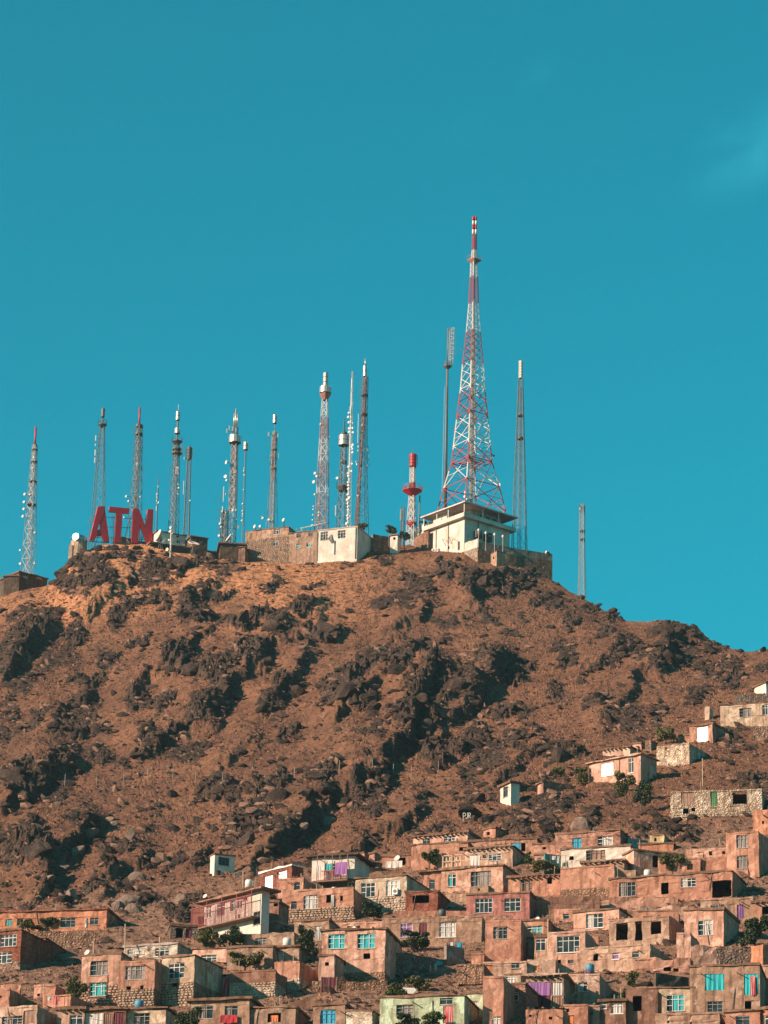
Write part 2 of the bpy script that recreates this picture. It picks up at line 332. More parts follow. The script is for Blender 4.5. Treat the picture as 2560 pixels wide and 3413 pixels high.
# big spurs whose right flanks fall away (crest line px,py ; height ; reach left ; reach right)
main = np.zeros((NR, NC)); main[NF:NF+NM] = 1
edge = np.ones((NR, NC)); s_ = np.linspace(0, 1, NM)[:, None]; edge[NF:NF+NM] = (.55+.45*sstep(1.0, .95, s_))*sstep(0, .02, s_); edge[:NF] = 0; edge[NF+NM:] = 0
SPURS = [((690,2400),(860,2190),4,260),((880,2360),(1010,2200),3,150),((1270,2590),(1480,2270),5,330),((1470,2440),(1640,2240),3.6,170),((1570,2340),(1700,2210),2.6,150),((880,2850),(1200,2620),4.6,280),
         ((20,2260),(170,2110),4,200),((10,2710),(240,2560),3.6,200),((120,2940),(300,2760),4,220),((420,2340),(560,2200),3,180),((560,2260),(690,2120),2.6,150),((1110,2430),(1290,2290),3.6,240),((880,2160),(1080,2060),2.2,160),
         ((1290,2140),(1430,2030),2.2,150),((1560,2020),(1700,1925),2.6,160),((1930,2230),(2080,2150),2,140),((2140,2260),(2290,2110),2.6,200),((1180,2850),(1400,2700),2.6,160),((470,2510),(650,2400),2.6,170),((280,2060),(420,1920),2.8,160),
         ((610,2040),(720,1960),2,120),((1660,2620),(1790,2480),2,150),((1990,2410),(2110,2300),1.6,130),((330,2980),(480,2860),2.2,140),((160,2440),(290,2330),2.4,150),((730,2560),(860,2480),2,150),((1320,2340),(1420,2240),2,100),((640,2900),(760,2780),2,120)]
for (ax_, ay_), (bx_, by_), h, reach in SPURS:
    L = math.hypot(bx_-ax_, by_-ay_); dx_, dy_ = (bx_-ax_)/L, (by_-ay_)/L; nx_, ny_ = -dy_, dx_   # normal towards lower right
    sel = (np.abs(PX-(ax_+bx_)/2) < L/2+reach+160) & (np.abs(PY-(ay_+by_)/2) < L/2+reach+160)
    x = PX[sel]-ax_; y = PY[sel]-ay_; wob = (fbm(XG[sel]*.22, YG[sel]*.08, 4, 5)-.5)*110
    al = (x*dx_+y*dy_)/L; sd = x*nx_+y*ny_+wob
    v = np.where(sd < 0, sstep(-reach, 0, sd), 1-sstep(0, 34, sd)); v = v*sstep(-.35, .12, al)*(1-sstep(.88, 1.35, al))
    zz_ = np.zeros((NR, NC)); zz_[sel] = h*.7*v*edge[sel]; ZG += zz_
# outcrops: (cx, cy, rx, ry) grouped by the crop they were measured in
def conv(lst, ox, oy, s): return [(ox+a/s, oy+b/s, c/s, d/s) for a, b, c, d in lst]
OUT = conv([(100,300,100,60),(40,370,60,60),(420,60,90,40),(560,130,80,50),(500,210,70,70),(330,270,70,60),(820,150,90,60),(880,220,120,40),(1080,230,150,40),(1300,190,110,35),(1200,270,80,50),(1420,280,140,35),
    (470,400,60,50),(380,480,100,40),(780,420,110,70),(900,480,110,80),(1080,400,90,50),(600,320,70,40),(590,580,70,60),(700,580,60,40),(960,560,60,60),(1250,520,90,40),(1180,590,80,40),(1480,540,150,60),(1560,620,100,50),
    (1230,700,80,40),(870,640,80,50),(780,700,80,40),(650,760,90,50),(540,820,40,40),(300,690,90,30),(430,700,60,30),(430,790,60,40),(250,870,100,50),(100,930,130,70),(80,1000,80,40),(1620,400,60,60),(1600,470,80,50),
    (1380,950,90,70),(1150,980,110,60),(930,940,100,60),(1630,760,30,70),(1540,990,80,40),(180,150,30,20),(240,190,60,30),(1180,60,70,25),(960,100,80,25),(120,460,50,25),(1440,600,60,40),(1350,60,60,22),(690,120,60,40)], 0, 1900, 1.296)
OUT += conv([(430,20,70,40),(530,70,110,60),(200,80,40,30),(370,100,50,30),(440,200,60,25),(800,220,60,35),(940,290,50,30),(400,430,60,60),(520,450,100,50),(600,410,60,50),(1260,270,110,50),(1000,380,90,35),(1230,390,90,40),
    (780,400,60,30),(560,270,40,20),(1060,340,60,30),(740,510,50,30),(1500,400,50,40),(1500,470,70,30),(1350,540,60,40),(90,460,100,60),(220,560,160,90),(350,560,80,80),(500,610,80,40),(120,680,150,70),(400,720,80,60),
    (250,800,150,60),(780,790,110,40),(1180,420,60,30),(80,380,80,40),(910,570,60,30),(640,660,40,25),(980,640,50,25),(1180,630,50,25),(650,120,50,25),(900,160,60,30),(1330,230,60,30),(1440,330,60,25),(380,970,60,30),(560,740,60,40)], 1280, 1900, 1.296)
OUT += conv([(130,640,190,130),(450,520,60,70),(400,140,120,50),(80,250,100,60),(160,310,110,40),(560,560,70,50),(680,620,90,60),(800,640,70,40),(930,700,60,50),(1050,710,90,60),(1300,250,130,70),(1180,310,60,50),
    (1420,300,80,60),(1500,560,170,90),(1560,450,120,80),(420,910,90,60),(560,850,70,40),(850,900,80,40),(770,970,60,50),(1030,970,80,60),(1120,1000,80,50),(300,800,70,50),(140,960,60,40),(1200,900,90,50),(960,880,60,30),(640,760,80,40)], 0, 2500, 1.843)
OUT += conv([(1130,130,160,80),(1400,110,110,110),(430,140,70,50),(540,150,60,50),(700,70,100,50),(250,180,90,50),(900,60,80,40)], 1280, 2700, 2.592)
OUT += conv([(620,140,160,50),(780,130,150,60),(1000,200,120,80),(100,60,90,60)], 1920, 2700, 2.592)
OUT += [(285, 1862, 60, 38), (215, 1915, 45, 40), (360, 1850, 55, 30), (440, 1845, 60, 26), (330, 1915, 70, 40), (250, 1950, 60, 30), (520, 1880, 70, 26), (650, 1880, 80, 22), (1500, 1900, 70, 26), (1600, 1930, 90, 34), (1720, 1925, 80, 26), (2035, 2046, 30, 12), (2240, 2095, 50, 22)]
mask = np.zeros((NR, NC)); amp = np.zeros((NR, NC))
wx = (fbm(XG*.35, YG*.12, 4, 3)-.5)*70; wy = (fbm(XG*.35+40, YG*.12, 4, 9)-.5)*70
for (cx, cy, rx, ry) in OUT:
    cy = cy+10
    sel = (np.abs(PX-cx) < rx*2+60) & (np.abs(PY-cy) < ry*2+60)
    if not sel.any(): continue
    x = PX[sel]+wx[sel]-cx; y = PY[sel]+wy[sel]-cy
    x, y = x*.966-y*.26, x*.26+y*.966
    d = np.sqrt((x/rx)**2+(y/ry)**2); v = 1-sstep(.45, 1.0, d)
    a = rx*600/12500*.62
    mask[sel] = np.maximum(mask[sel], v); amp[sel] = np.maximum(amp[sel], v*min(a, 4.2))
inview = main*edge
village = sstep(2820, 2930, PY+(PX-1280)*.12)   # settled ground, smoother
scat = sstep(.60, .74, fbm(XG*.16+7, YG*.05, 4, 21))*(1-village)*.75*inview      # scattered low outcrops everywhere
mask = np.maximum(mask*main, scat); amp = np.maximum(amp, scat*.9)
f1, f2, cid, gx, gy = worley(XG*.34+fbm(XG, YG*.5, 2, 1), YG*.24+fbm(XG+9, YG*.5, 2, 2), 3)
block = (cid*.9+.1)*sstep(0, .5, f2-f1) + gx*.55*(cid-.2)
g1, g2, cid2, hx, hy = worley(XG*1.1+fbm(XG*2, YG, 2, 6), YG*.7, 13)
block2 = cid2*sstep(0, .5, g2-g1)
rd = 1-np.abs(2*fbm(XG*.42-YG*.11, YG*.16+XG*.12, 4, 77)-1); rd2 = 1-np.abs(2*fbm(XG*1.5-YG*.35, YG*.5+XG*.3, 3, 87)-1)
ZG += amp*.8*(block*.5+block2*.2+(rd-.55)*1.0+(rd2-.6)*.5)*inview
ZG += inview*(fbm(XG*.30, YG*.16, 3, 31)-.5)*.9 + inview*(fbm(XG*1.3, YG*.7, 4, 41)-.5)*.38*(1-.5*village) + inview*(fbm(XG*3.1, YG*1.3, 2, 51)-.5)*.14*(1-.5*village)
st = (1-np.abs(2*fbm(XG*.5+ZB*.5, YG*.9+ZB*.8, 3, 61)-1))       # terracettes across the slope
ZG += inview*(1-mask)*(st-.6)*.30*(1-village)
gx_ = np.gradient(ZG-ZB, axis=1)/np.maximum(np.gradient(XG, axis=1), .05); gy_ = np.gradient(ZG-ZB, axis=0)/np.maximum(np.gradient(YG, axis=0), 1e-3)
steep = sstep(1.0, 1.9, np.hypot(gx_, gy_))*inview
for _ in range(2): steep[1:-1, 1:-1] = (steep[1:-1, 1:-1]*2+steep[2:, 1:-1]+steep[:-2, 1:-1]+steep[1:-1, 2:]+steep[1:-1, :-2])/6
mask = np.clip(np.maximum(mask, steep*.85), 0, 1)
# settled ground is lowered a little so walls stand clear
PX2, PY2 = proj(XG, YG, ZG)
V = np.stack([XG, YG, ZG], -1).reshape(-1, 3)
idx = np.arange(NR*NC).reshape(NR, NC)
FQ = np.stack([idx[:-1, :-1], idx[:-1, 1:], idx[1:, 1:], idx[1:, :-1]], -1).reshape(-1, 4)
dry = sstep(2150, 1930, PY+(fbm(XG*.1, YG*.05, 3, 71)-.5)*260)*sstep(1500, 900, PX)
rockf = np.clip(mask*1.25, 0, 1)
m, nt, b = newmat('hillside_earth'); p = pos(nt)
n1 = nnoise(nt, p, .09, 6, rough=.6); n2 = nnoise(nt, p, .9, 6, (1, .5, 1), .7); n3 = nnoise(nt, p, 5.0, 5, (1, .6, 1), .75); n4 = nnoise(nt, p, 1.7, 5, rough=.8)
col = nramp(nt, n1, [(.3, (.128, .068, .046)), (.45, (.175, .090, .060)), (.6, (.225, .113, .070)), (.72, (.27, .142, .087))])
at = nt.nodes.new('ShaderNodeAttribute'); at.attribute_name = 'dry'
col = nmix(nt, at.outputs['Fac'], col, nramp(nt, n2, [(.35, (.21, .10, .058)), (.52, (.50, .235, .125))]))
av = nt.nodes.new('ShaderNodeAttribute'); av.attribute_name = 'trodden'
col = nmix(nt, av.outputs['Fac'], col, nramp(nt, n2, [(.35, (.20, .118, .083)), (.6, (.33, .20, .142))]))
col = nmix(nt, 1.0, col, nramp(nt, n2, [(.32, (.55, .55, .58)), (.5, (1, 1, 1)), (.68, (1.3, 1.25, 1.15))]), 'MULTIPLY')
col = nmix(nt, 1.0, col, nramp(nt, n3, [(.33, (.58, .57, .57)), (.5, (1, 1, 1)), (.68, (1.32, 1.28, 1.2))]), 'MULTIPLY')
rk_ = nramp(nt, n4, [(.3, (.030, .023, .021)), (.47, (.062, .044, .037)), (.58, (.11, .074, .057)), (.72, (.18, .12, .09))])
rk_ = nmix(nt, 1.0, rk_, nramp(nt, n3, [(.35, (.55, .55, .55)), (.65, (1.4, 1.35, 1.3))]), 'MULTIPLY')
ar = nt.nodes.new('ShaderNodeAttribute'); ar.attribute_name = 'rock'
ad = nt.nodes.new('ShaderNodeMath'); ad.operation = 'ADD'; nt.links.new(ar.outputs['Fac'], ad.inputs[0])
mm = nt.nodes.new('ShaderNodeMapRange'); mm.inputs['From Min'].default_value = .35; mm.inputs['From Max'].default_value = .65; mm.inputs['To Min'].default_value = -.5; mm.inputs['To Max'].default_value = .4
nt.links.new(n2, mm.inputs[0]); nt.links.new(mm.outputs[0], ad.inputs[1])
fac = nramp(nt, ad.outputs[0], [(.38, (0, 0, 0)), (.55, (1, 1, 1))])
col = nmix(nt, fac, col, rk_); nt.links.new(col, b.inputs['Base Color']); b.inputs['Roughness'].default_value = .95; b.inputs['Specular IOR Level'].default_value = .1
hs = nt.nodes.new('ShaderNodeMath'); hs.operation = 'ADD'; nt.links.new(n3, hs.inputs[0]); nt.links.new(n2, hs.inputs[1]); nbump(nt, b, hs.outputs[0], .45, 1.0)
M['earth'] = m
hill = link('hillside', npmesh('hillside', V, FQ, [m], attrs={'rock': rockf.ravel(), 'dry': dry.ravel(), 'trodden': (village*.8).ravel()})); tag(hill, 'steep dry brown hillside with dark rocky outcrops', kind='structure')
g = MB(); g.quad([(-9000, -4000, -1.95), (9000, -4000, -1.95), (9000, 14000, -1.95), (-9000, 14000, -1.95)]); tag(g.build('ground', m), 'flat dry ground around the hill', kind='structure')

def column(t):
    j = int(np.clip(np.searchsorted(TC, t), 1, NC-1)); w = (t-TC[j-1])/(TC[j]-TC[j-1]); w = min(1, max(0, w))
    return YG[:, j-1]*(1-w)+YG[:, j]*w, ZG[:, j-1]*(1-w)+ZG[:, j]*w, ZB[:, j-1]*(1-w)+ZB[:, j]*w
def hit(px, py, base=False):
    """distance where the sight line through a pixel meets the hillside"""
    t, k = ray(px, py); t = float(t[0]); k = float(k[0]); y, z, zb = column(t); zz = zb if base else z
    a = zz-k*y; on = np.where(a[NF:] > 0)[0]
    if len(on) == 0: return float(y[NF+NM])
    i = on[0]+NF
    if i == 0: return float(y[0])
    f = a[i]/(a[i]-a[i-1]); return float(y[i]+(y[i-1]-y[i])*f)
def gz(X, Y):
    y, z, zb = column(X/Y); return float(np.interp(Y, y, z))

# ---------------------------------------------------------------- rocks
def ico(sub):
    import bmesh
    bm = bmesh.new(); bmesh.ops.create_icosphere(bm, subdivisions=sub, radius=1); v = np.array([x.co[:] for x in bm.verts]); f = np.array([[q.index for q in x.verts] for x in bm.faces]); bm.free(); return v, f
def rockverts(v, rng, ncut=9, lo=.45, hi=.85):
    v = v.copy()
    for _ in range(ncut):
        n = rng.normal(size=3); n /= np.linalg.norm(n); d = rng.uniform(lo, hi); s = v@n; v -= np.outer(np.maximum(0, s-d), n)
    v += rng.normal(size=v.shape)*.035
    return v*np.array([1, rng.uniform(.6, .95), rng.uniform(.55, .95)])
iv, if_ = ico(3); iv2, if2 = ico(1)
IV2, IF2 = ico(2)
rockmesh = [npmesh('rock', rockverts(IV2, RNG, 11, .4, .8), IF2, [M['rock']]) for _ in range(10)]
palemesh = [npmesh('pale_rock', rockverts(IV2, RNG, 9, .5, .85), IF2, [M['palerock']]) for _ in range(4)]
def rotm(rng, tilt=.5):
    return (Matrix.Rotation(-.35, 3, 'Y') @ Matrix.Rotation(rng.normal()*.6+random.choice((0, math.pi)), 3, 'Z') @ Matrix.Rotation(rng.normal()*tilt, 3, 'X') @ Matrix.Rotation(rng.normal()*tilt, 3, 'Y'))
NB_ = 0
def boulder(px, py, r, pale=False, label=None, group=True, tall=1.0):
    global NB_
    Y = hit(px, py); p = P(px, py, Y); me = random.choice(palemesh if pale else rockmesh); o = link('boulder', me)
    o.location = (p.x, p.y, gz(p.x, p.y)+r*.25*tall); o.rotation_euler = rotm(RNG, .35).to_euler(); o.scale = (r*1.2, r*.9, r*tall); NB_ += 1
    kind_ = 'pale weathered boulder' if pale else ('big dark jagged rock' if r > 1.5 else 'mid-sized dark jagged rock' if r > 1.0 else 'small dark jagged rock')
    rows = ((1960, ('on the crag under the giant red letters', 'just under the brown summit buildings', 'just under the white summit buildings', 'on the falling right skyline')),
            (2120, ('on the upper slope below the leftmost mast', 'on the upper slope below the stone summit building', 'on the upper slope below the television tower', 'on the right skyline ridge')),
            (2300, ('on the left slope well below the red letters', 'on the slope under the white summit block', 'beside the big shaded gully', 'under the right skyline')),
            (2480, ('by the left edge at half height of the hill', 'left of the big shaded gully', 'in the lower end of the big shaded gully', 'above the dazzling window hut')),
            (2660, ('near the wire fence on the left slope', 'near the middle of the wire fence', 'left of the small white slope house', 'around the pink slope house')),
            (2800, ('above the long orange house', 'above the lone white hut', 'around the painted letters', 'above the pale rubble house village edge')),
            (9999, ('just behind the long orange house', 'beside the lone white hut', 'among the upper village houses', 'among the right village houses')))
    zone = next(z for lim, z in rows if py < lim)[min(3, int(max(0, px)//640))]
    tag(o, label or kind_+' '+zone, 'rock', ('rocks '+zone) if group else None)
    return o
cand = [o for o in OUT if o[1] < 2960]
for (cx, cy, rx, ry) in cand:
    n = 1 if rx < 45 else 2
    for _ in range(n):
        r = rx*600/12500*random.uniform(.22, .5)
        boulder(cx+random.uniform(-.8, .8)*rx, cy+8+random.uniform(-.8, .8)*ry, max(.5, min(2.4, r)), tall=random.uniform(.8, 1.3))
for (x, y, r) in ((1935,1996,.8),(1992,2024,.9),(2034,2048,1.3),(2050,2056,1.0),(2068,2066,.7),(2222,2092,1.2),(2242,2094,.9),(2262,2102,.8),(2335,2116,.8),(2395,2150,.6),(2425,2160,.8),(2470,2174,.6),(2545,2172,.9),(205,1920,1.6),(228,1892,1.5),(250,1872,1.3),(285,1850,1.4),(330,1835,1.2),(372,1832,1.3),(415,1836,1.0),(455,1832,1.1),(505,1845,1.0),(180,1945,1.2),(1470,1862,.8),(1530,1868,.9),(1590,1912,1.2),(1640,1915,1.3),(1700,1925,1.1),(1780,1940,.9),(1860,1950,.8)):
    boulder(x, y, r, tall=random.uniform(.8, 1.3))
for (x, y, r) in ((430,2795,1.2),(300,2790,1.4),(360,2745,1.1),(250,2850,1.3),(200,2905,1.2),(165,2940,1.1),(420,3015,1.5),(445,3040,1.1),(395,3030,1.0),(600,3010,1.0),(545,3020,1.0),(530,2690,.9),(375,2755,.8),(880,2770,.8),(1010,2760,.8),(1100,2745,1.1),(460,2935,1.2),(240,3000,1.4)):
    boulder(x, y, r, True)
boulder(1938, 2765, 1.5, True, 'big smooth pale pink boulder above the blue-window brick house', False, 1.2)
# loose stones: one mass
gi = np.argwhere(inview[:, :] > .4); gi = gi[(PX[gi[:, 0], gi[:, 1]] > -80) & (PX[gi[:, 0], gi[:, 1]] < 2640)]
w_ = .09+.9*mask[gi[:, 0], gi[:, 1]]+1.2*sstep(.02, .4, mask[gi[:, 0], gi[:, 1]])*(1-mask[gi[:, 0], gi[:, 1]]); w_ = w_*(.35+.65*(1-village[gi[:, 0], gi[:, 1]])); w_ /= w_.sum()
def scatter(n, base_v, base_f, smin, smax, flat, z_off):
    pick = gi[RNG.choice(len(gi), n, p=w_)]; C = np.stack([XG[pick[:, 0], pick[:, 1]], YG[pick[:, 0], pick[:, 1]], ZG[pick[:, 0], pick[:, 1]]], -1)
    C[:, 0] += RNG.uniform(-.2, .2, n); s = smin+(smax-smin)*RNG.random(n)**3.2
    var = [rockverts(base_v, RNG, 6, .5, .85) for _ in range(12)]; vi = RNG.integers(0, 12, n); VV = np.stack(var)[vi]
    VV = VV*np.array([1.25, 1, .8]); a = RNG.normal(size=n)*.7+np.where(RNG.random(n) > .5, math.pi, 0); ca, sa = np.cos(a), np.sin(a); b_ = -.35+RNG.normal(size=n)*.35; cb, sb = np.cos(b_), np.sin(b_)
    x = VV[..., 0]*ca[:, None]-VV[..., 1]*sa[:, None]; y = VV[..., 0]*sa[:, None]+VV[..., 1]*ca[:, None]; z = VV[..., 2]*flat
    x, z = x*cb[:, None]-z*sb[:, None], x*sb[:, None]+z*cb[:, None]
    O = np.stack([x, y, z], -1)*s[:, None, None]+C[:, None, :]; O[..., 2] += z_off*s[:, None]
    k = len(base_v); FF = (base_f[None]+(np.arange(n)*k)[:, None, None]).reshape(-1, 3); return O.reshape(-1, 3), FF, n*len(base_f)
v0, f0 = ico(1)
import bmesh
A = scatter(8000, iv2, if2, .2, 1.3, .85, .0); 
tet = np.array([(1,1,1),(1,-1,-1),(-1,1,-1),(-1,-1,1),(0,0,1.3)], float)*.7
octv = np.array([(1,0,0),(-1,0,0),(0,1,0),(0,-1,0),(0,0,1),(0,0,-1)], float); octf = np.array([(0,2,4),(2,1,4),(1,3,4),(3,0,4),(2,0,5),(1,2,5),(3,1,5),(0,3,5)])
w_ = w_*.35+w_.mean()*.65; B = scatter(44000, octv, octf, .09, .50, .85, .1)
VA = np.concatenate([A[0], B[0]]); FA = np.concatenate([A[1], B[1]+len(A[0])])
pm = np.concatenate([(np.repeat(RNG.random(8000) > .80, len(if2))), np.repeat(RNG.random(44000) > .45, len(octf))]).astype(int)
tag(link('loose_stones', npmesh('loose_stones', VA, FA, [M['rock'], M['brownrock']], pm)), 'loose dark stones strewn over the dry hillside', 'stones', kind='stuff')
# dry grass tufts: one mass of small blades
def tufts(n):
    ok = gi[(mask[gi[:, 0], gi[:, 1]] < .5)]; pick = ok[RNG.integers(0, len(ok), n)]
    C = np.stack([XG[pick[:, 0], pick[:, 1]], YG[pick[:, 0], pick[:, 1]], ZG[pick[:, 0], pick[:, 1]]], -1); C[:, 0] += RNG.uniform(-.3, .3, n)
    h = RNG.uniform(.08, .28, n); a = RNG.uniform(0, 3.14, n); w = h*.7; out = []
    dx, dy = np.cos(a)*w, np.sin(a)*w
    a_ = C+np.stack([dx, dy, -.05+0*h], -1); b_ = C-np.stack([dx, dy, .05+0*h], -1); c_ = C+np.stack([dx*.2+RNG.normal(size=n)*.06, dy*.2, h], -1)
    return np.stack([a_, b_, c_], 1).reshape(-1, 3), np.arange(n*3).reshape(-1, 3)
tv, tfc = tufts(20000)
m, nt, b = newmat('dry_grass'); q = nnoise(nt, pos(nt), .5, 4); nt.links.new(nramp(nt, q, [(.35, (.12, .062, .042)), (.65, (.28, .135, .078))]), b.inputs['Base Color']); b.inputs['Roughness'].default_value = .9
tag(link('dry_grass', npmesh('dry_grass', tv, tfc, [m])), 'short dry orange grass tufts covering the slope', 'grass', kind='stuff')
# ---------------------------------------------------------------- masts
def wv(px, py, Y): p = P(px, py, Y); return p
class Mast:
    """levels: (photo y, centre x, half width px) bottom to top; the axis is a real vertical through the base"""
    def __init__(s, px, py, Y, label, cat='mast', nx=0, name='lattice_mast', rot=.5, gr='lattice masts along the summit'):
        s.Y = Y; s.base = P(px, py, Y); s.px = px; s.m = Y/F
        s.o = thing(name, s.base, 0, label, cat, gr); s.rot = rot
    def z(s, py):   # height above base for a photo y on the mast
        # solve for z so that (base.x, Y, z) projects to py
        z0 = s.base.z; k = P(s.px, py, s.Y).z
        for _ in range(4):
            _, q = proj(s.base.x, s.Y, k); k += (q-py)*s.m*1.0
        return k-z0
    def off(s, px, py):   # x offset from the axis for a photo x at height of photo y
        zz = s.z(py)+s.base.z; ax, _ = proj(s.base.x, s.Y, zz); return (px-ax)*s.m
    def corners(s, w, z, n, xo=0):
        r = w/max(abs(math.cos(s.rot+2*math.pi*i/n)) for i in range(n)); return [Vector((xo+r*math.cos(s.rot+2*math.pi*i/n), r*math.sin(s.rot+2*math.pi*i/n), z)) for i in range(n)]
    def lattice(s, lev, mat, n=4, lr=.09, br=.05, panel=1.6, style='X', parts=True, legname='leg', mb=None, xo=None):
        """lev: list of (py, half_width_px)"""
        zs = [s.z(a) for a, _ in lev]; ws = [b*s.m for _, b in lev]; H = zs[-1]-zs[0]; lr *= .72; br *= .62
        zg = gz(s.base.x, s.Y)-s.base.z-.4
        if abs(zs[0]) < .5 and zg < zs[0]-.2: zs = [zg]+zs; ws = [ws[0]*1.08]+ws
        def cw(z): return float(np.interp(z, zs, ws))
        x0 = xo or (lambda z: 0.0)
        legs = [MB() for _ in range(n)]
        for a, b_ in zip(zs[:-1], zs[1:]):
            A = s.corners(cw(a), a, n, x0(a)); B = s.corners(cw(b_), b_, n, x0(b_))
            for i in range(n): legs[i].bar(A[i], B[i], lr)
        for l in legs: l.build(legname, mat, s.o)
        z = zs[0]; br_ = mb or MB()
        while z < zs[-1]-.2:
            w = cw(z); dz = min(max(.9, w*1.5*panel), zs[-1]-z); A = s.corners(w, z, n, x0(z)); B = s.corners(cw(z+dz), z+dz, n, x0(z+dz))
            for i in range(n):
                j = (i+1) % n; br_.bar(A[i], A[j], br)
                if style == 'X': br_.bar(A[i], B[j], br); br_.bar(A[j], B[i], br)
                else:
                    mid = (B[i]+B[j])/2; br_.bar(A[i], mid, br); br_.bar(A[j], mid, br)
            z += dz
        if mb is None: br_.build('bracing', mat, s.o)['kind'] = 'stuff'
    def drum(s, y0, y1, hw, mat='silver', n=8, name='antenna_drum', xo=0, gap=True, bands=1):
        """panelled cylinder from photo y0 (low) to y1 (top)"""
        a, b_ = s.z(y0), s.z(y1); r = hw*s.m; mb = MB(); H = (b_-a)/bands
        for k in range(bands):
            za = a+k*H+.06*H; zb = a+(k+1)*H-.06*H
            for i in range(n):
                a0 = 2*math.pi*(i+.08)/n+.2; a1 = 2*math.pi*(i+.92)/n+.2
                o = [(xo+r*math.cos(q), r*math.sin(q)) for q in (a0, (a0+a1)/2, a1)]; i_ = [(xo+r*.8*math.cos(q), r*.8*math.sin(q)) for q in (a0, a1)]
                for (p, q) in ((o[0], o[1]), (o[1], o[2])):
                    mb.quad([(p[0], p[1], za), (q[0], q[1], za), (q[0], q[1], zb), (p[0], p[1], zb)])
                mb.quad([(i_[0][0], i_[0][1], za), (o[0][0], o[0][1], za), (o[0][0], o[0][1], zb), (i_[0][0], i_[0][1], zb)])
                mb.quad([(o[2][0], o[2][1], za), (i_[1][0], i_[1][1], za), (i_[1][0], i_[1][1], zb), (o[2][0], o[2][1], zb)])
        ob = mb.build(name, M[mat], s.o)
        c = MB(); c.bar((xo, 0, a-.05), (xo, 0, b_+.05), r*.78, 10); c.build('drum_core', M['darksteel'], ob if False else s.o)
        return ob
    def pole(s, y0, y1, hw, mat, name='pole', xo=0, n=8): 
        mb = MB(); mb.bar((xo, 0, s.z(y0)), (xo, 0, s.z(y1)), max(hw*s.m, .04), n); return mb.build(name, M[mat], s.o)
    def ring(s, y0, y1, r0_, r1_, mat='darksteel', rail=True, name='platform', n=10, xo=0):
        """platform: inverted cone from y0 (radius r0) to y1 (radius r1) plus railing"""
        a, b_ = s.z(y0), s.z(y1); mb = MB(); m_ = s.m
        mb.lathe([(r0_*m_, a), (r1_*m_, b_), (r1_*m_, b_+.12), (.02, b_+.12)], n, c=(xo, 0, 0), smooth=False)
        ob = mb.build(name, M[mat], s.o)
        if rail:
            q = MB(); R = r1_*m_
            for i in range(n):
                p = Vector((xo+R*math.cos(6.2832*i/n), R*math.sin(6.2832*i/n), b_)); p2 = Vector((xo+R*math.cos(6.2832*(i+1)/n), R*math.sin(6.2832*(i+1)/n), b_))
                q.bar(p, p+Vector((0, 0, 1.0)), .035); 
                for h in (.5, 1.0): q.bar(p+Vector((0, 0, h)), p2+Vector((0, 0, h)), .03)
            q.build('railing', M[mat], s.o)
        return ob
    def dish(s, px, py, rpx, mat='dish', ang=None, name='dish_antenna'):
        x = s.off(px, py); z = s.z(py); o = link(name, dish_mesh(mat), s.o); r = rpx*s.m*.5
        a = ang if ang is not None else random.uniform(-2.75, -1.9)   # heading of the dish face
        depth = -min(1.0, .5+abs(x)*.3) if abs(x) < 1.5 else -.3
        o.location = (x, depth, z); o.rotation_euler = Vector((math.cos(a), math.sin(a), .05)).to_track_quat('Z', 'Y').to_euler(); o.scale = (r, r, r)
        arms.setdefault(s, MB()).bar((x, depth, z), (0.25*(1 if x > 0 else -1) if abs(x) > .3 else 0, 0, z), .045)
        return o
    def panel(s, px, y0, y1, w, mat='dish', name='panel_antenna'):
        x = s.off(px, (y0+y1)/2); a, b_ = s.z(y0), s.z(y1); hw = w*s.m/2; mb = MB(); mb.box(x-hw, x+hw, -.5, -.5+hw, a, b_); o = mb.build(name, M[mat], s.o)
        arms.setdefault(s, MB()).bar((x, -.4, (a+b_)/2), (0, 0, (a+b_)/2), .04); return o
    def whiskers(s, px, y0, y1, n, ln=6, side=1):
        q = arms.setdefault(s, MB())
        for i in range(n):
            py = y0+(y1-y0)*(i+random.random()*.6)/n; x = s.off(px, py); z = s.z(py); L = ln*s.m*random.uniform(.6, 1.2)*side
            q.bar((x, 0, z), (x+L, -.3, z), .03); q.bar((x+L*.6, -.3, z-.45), (x+L*.6, -.3, z+.45), .03); q.bar((x+L, -.3, z-.35), (x+L, -.3, z+.35), .03)
    def done(s):
        if s in arms: arms.pop(s).build('antenna_arms', M['midsteel'], s.o)['kind'] = 'stuff'
arms = {}; _dm = {}
def dish_mesh(mat):
    if mat not in _dm:
        mb = MB(); mb.lathe([(.02, .12), (.5, .18), (.85, .36), (1.0, .55), (.97, .60), (.82, .42), (.5, .26), (.02, .2)], 14); mb.lathe([(.02, -.15), (.3, -.1), (.5, .16)], 10)
        mb.bar((0, 0, .2), (0, 0, .75), .07); _dm[mat] = mb.mesh('dish_antenna', M[mat])
    return _dm[mat]
ST = M['midsteel']; LT = M['steel']; DK = M['darksteel']; WS = M['whitesteel']
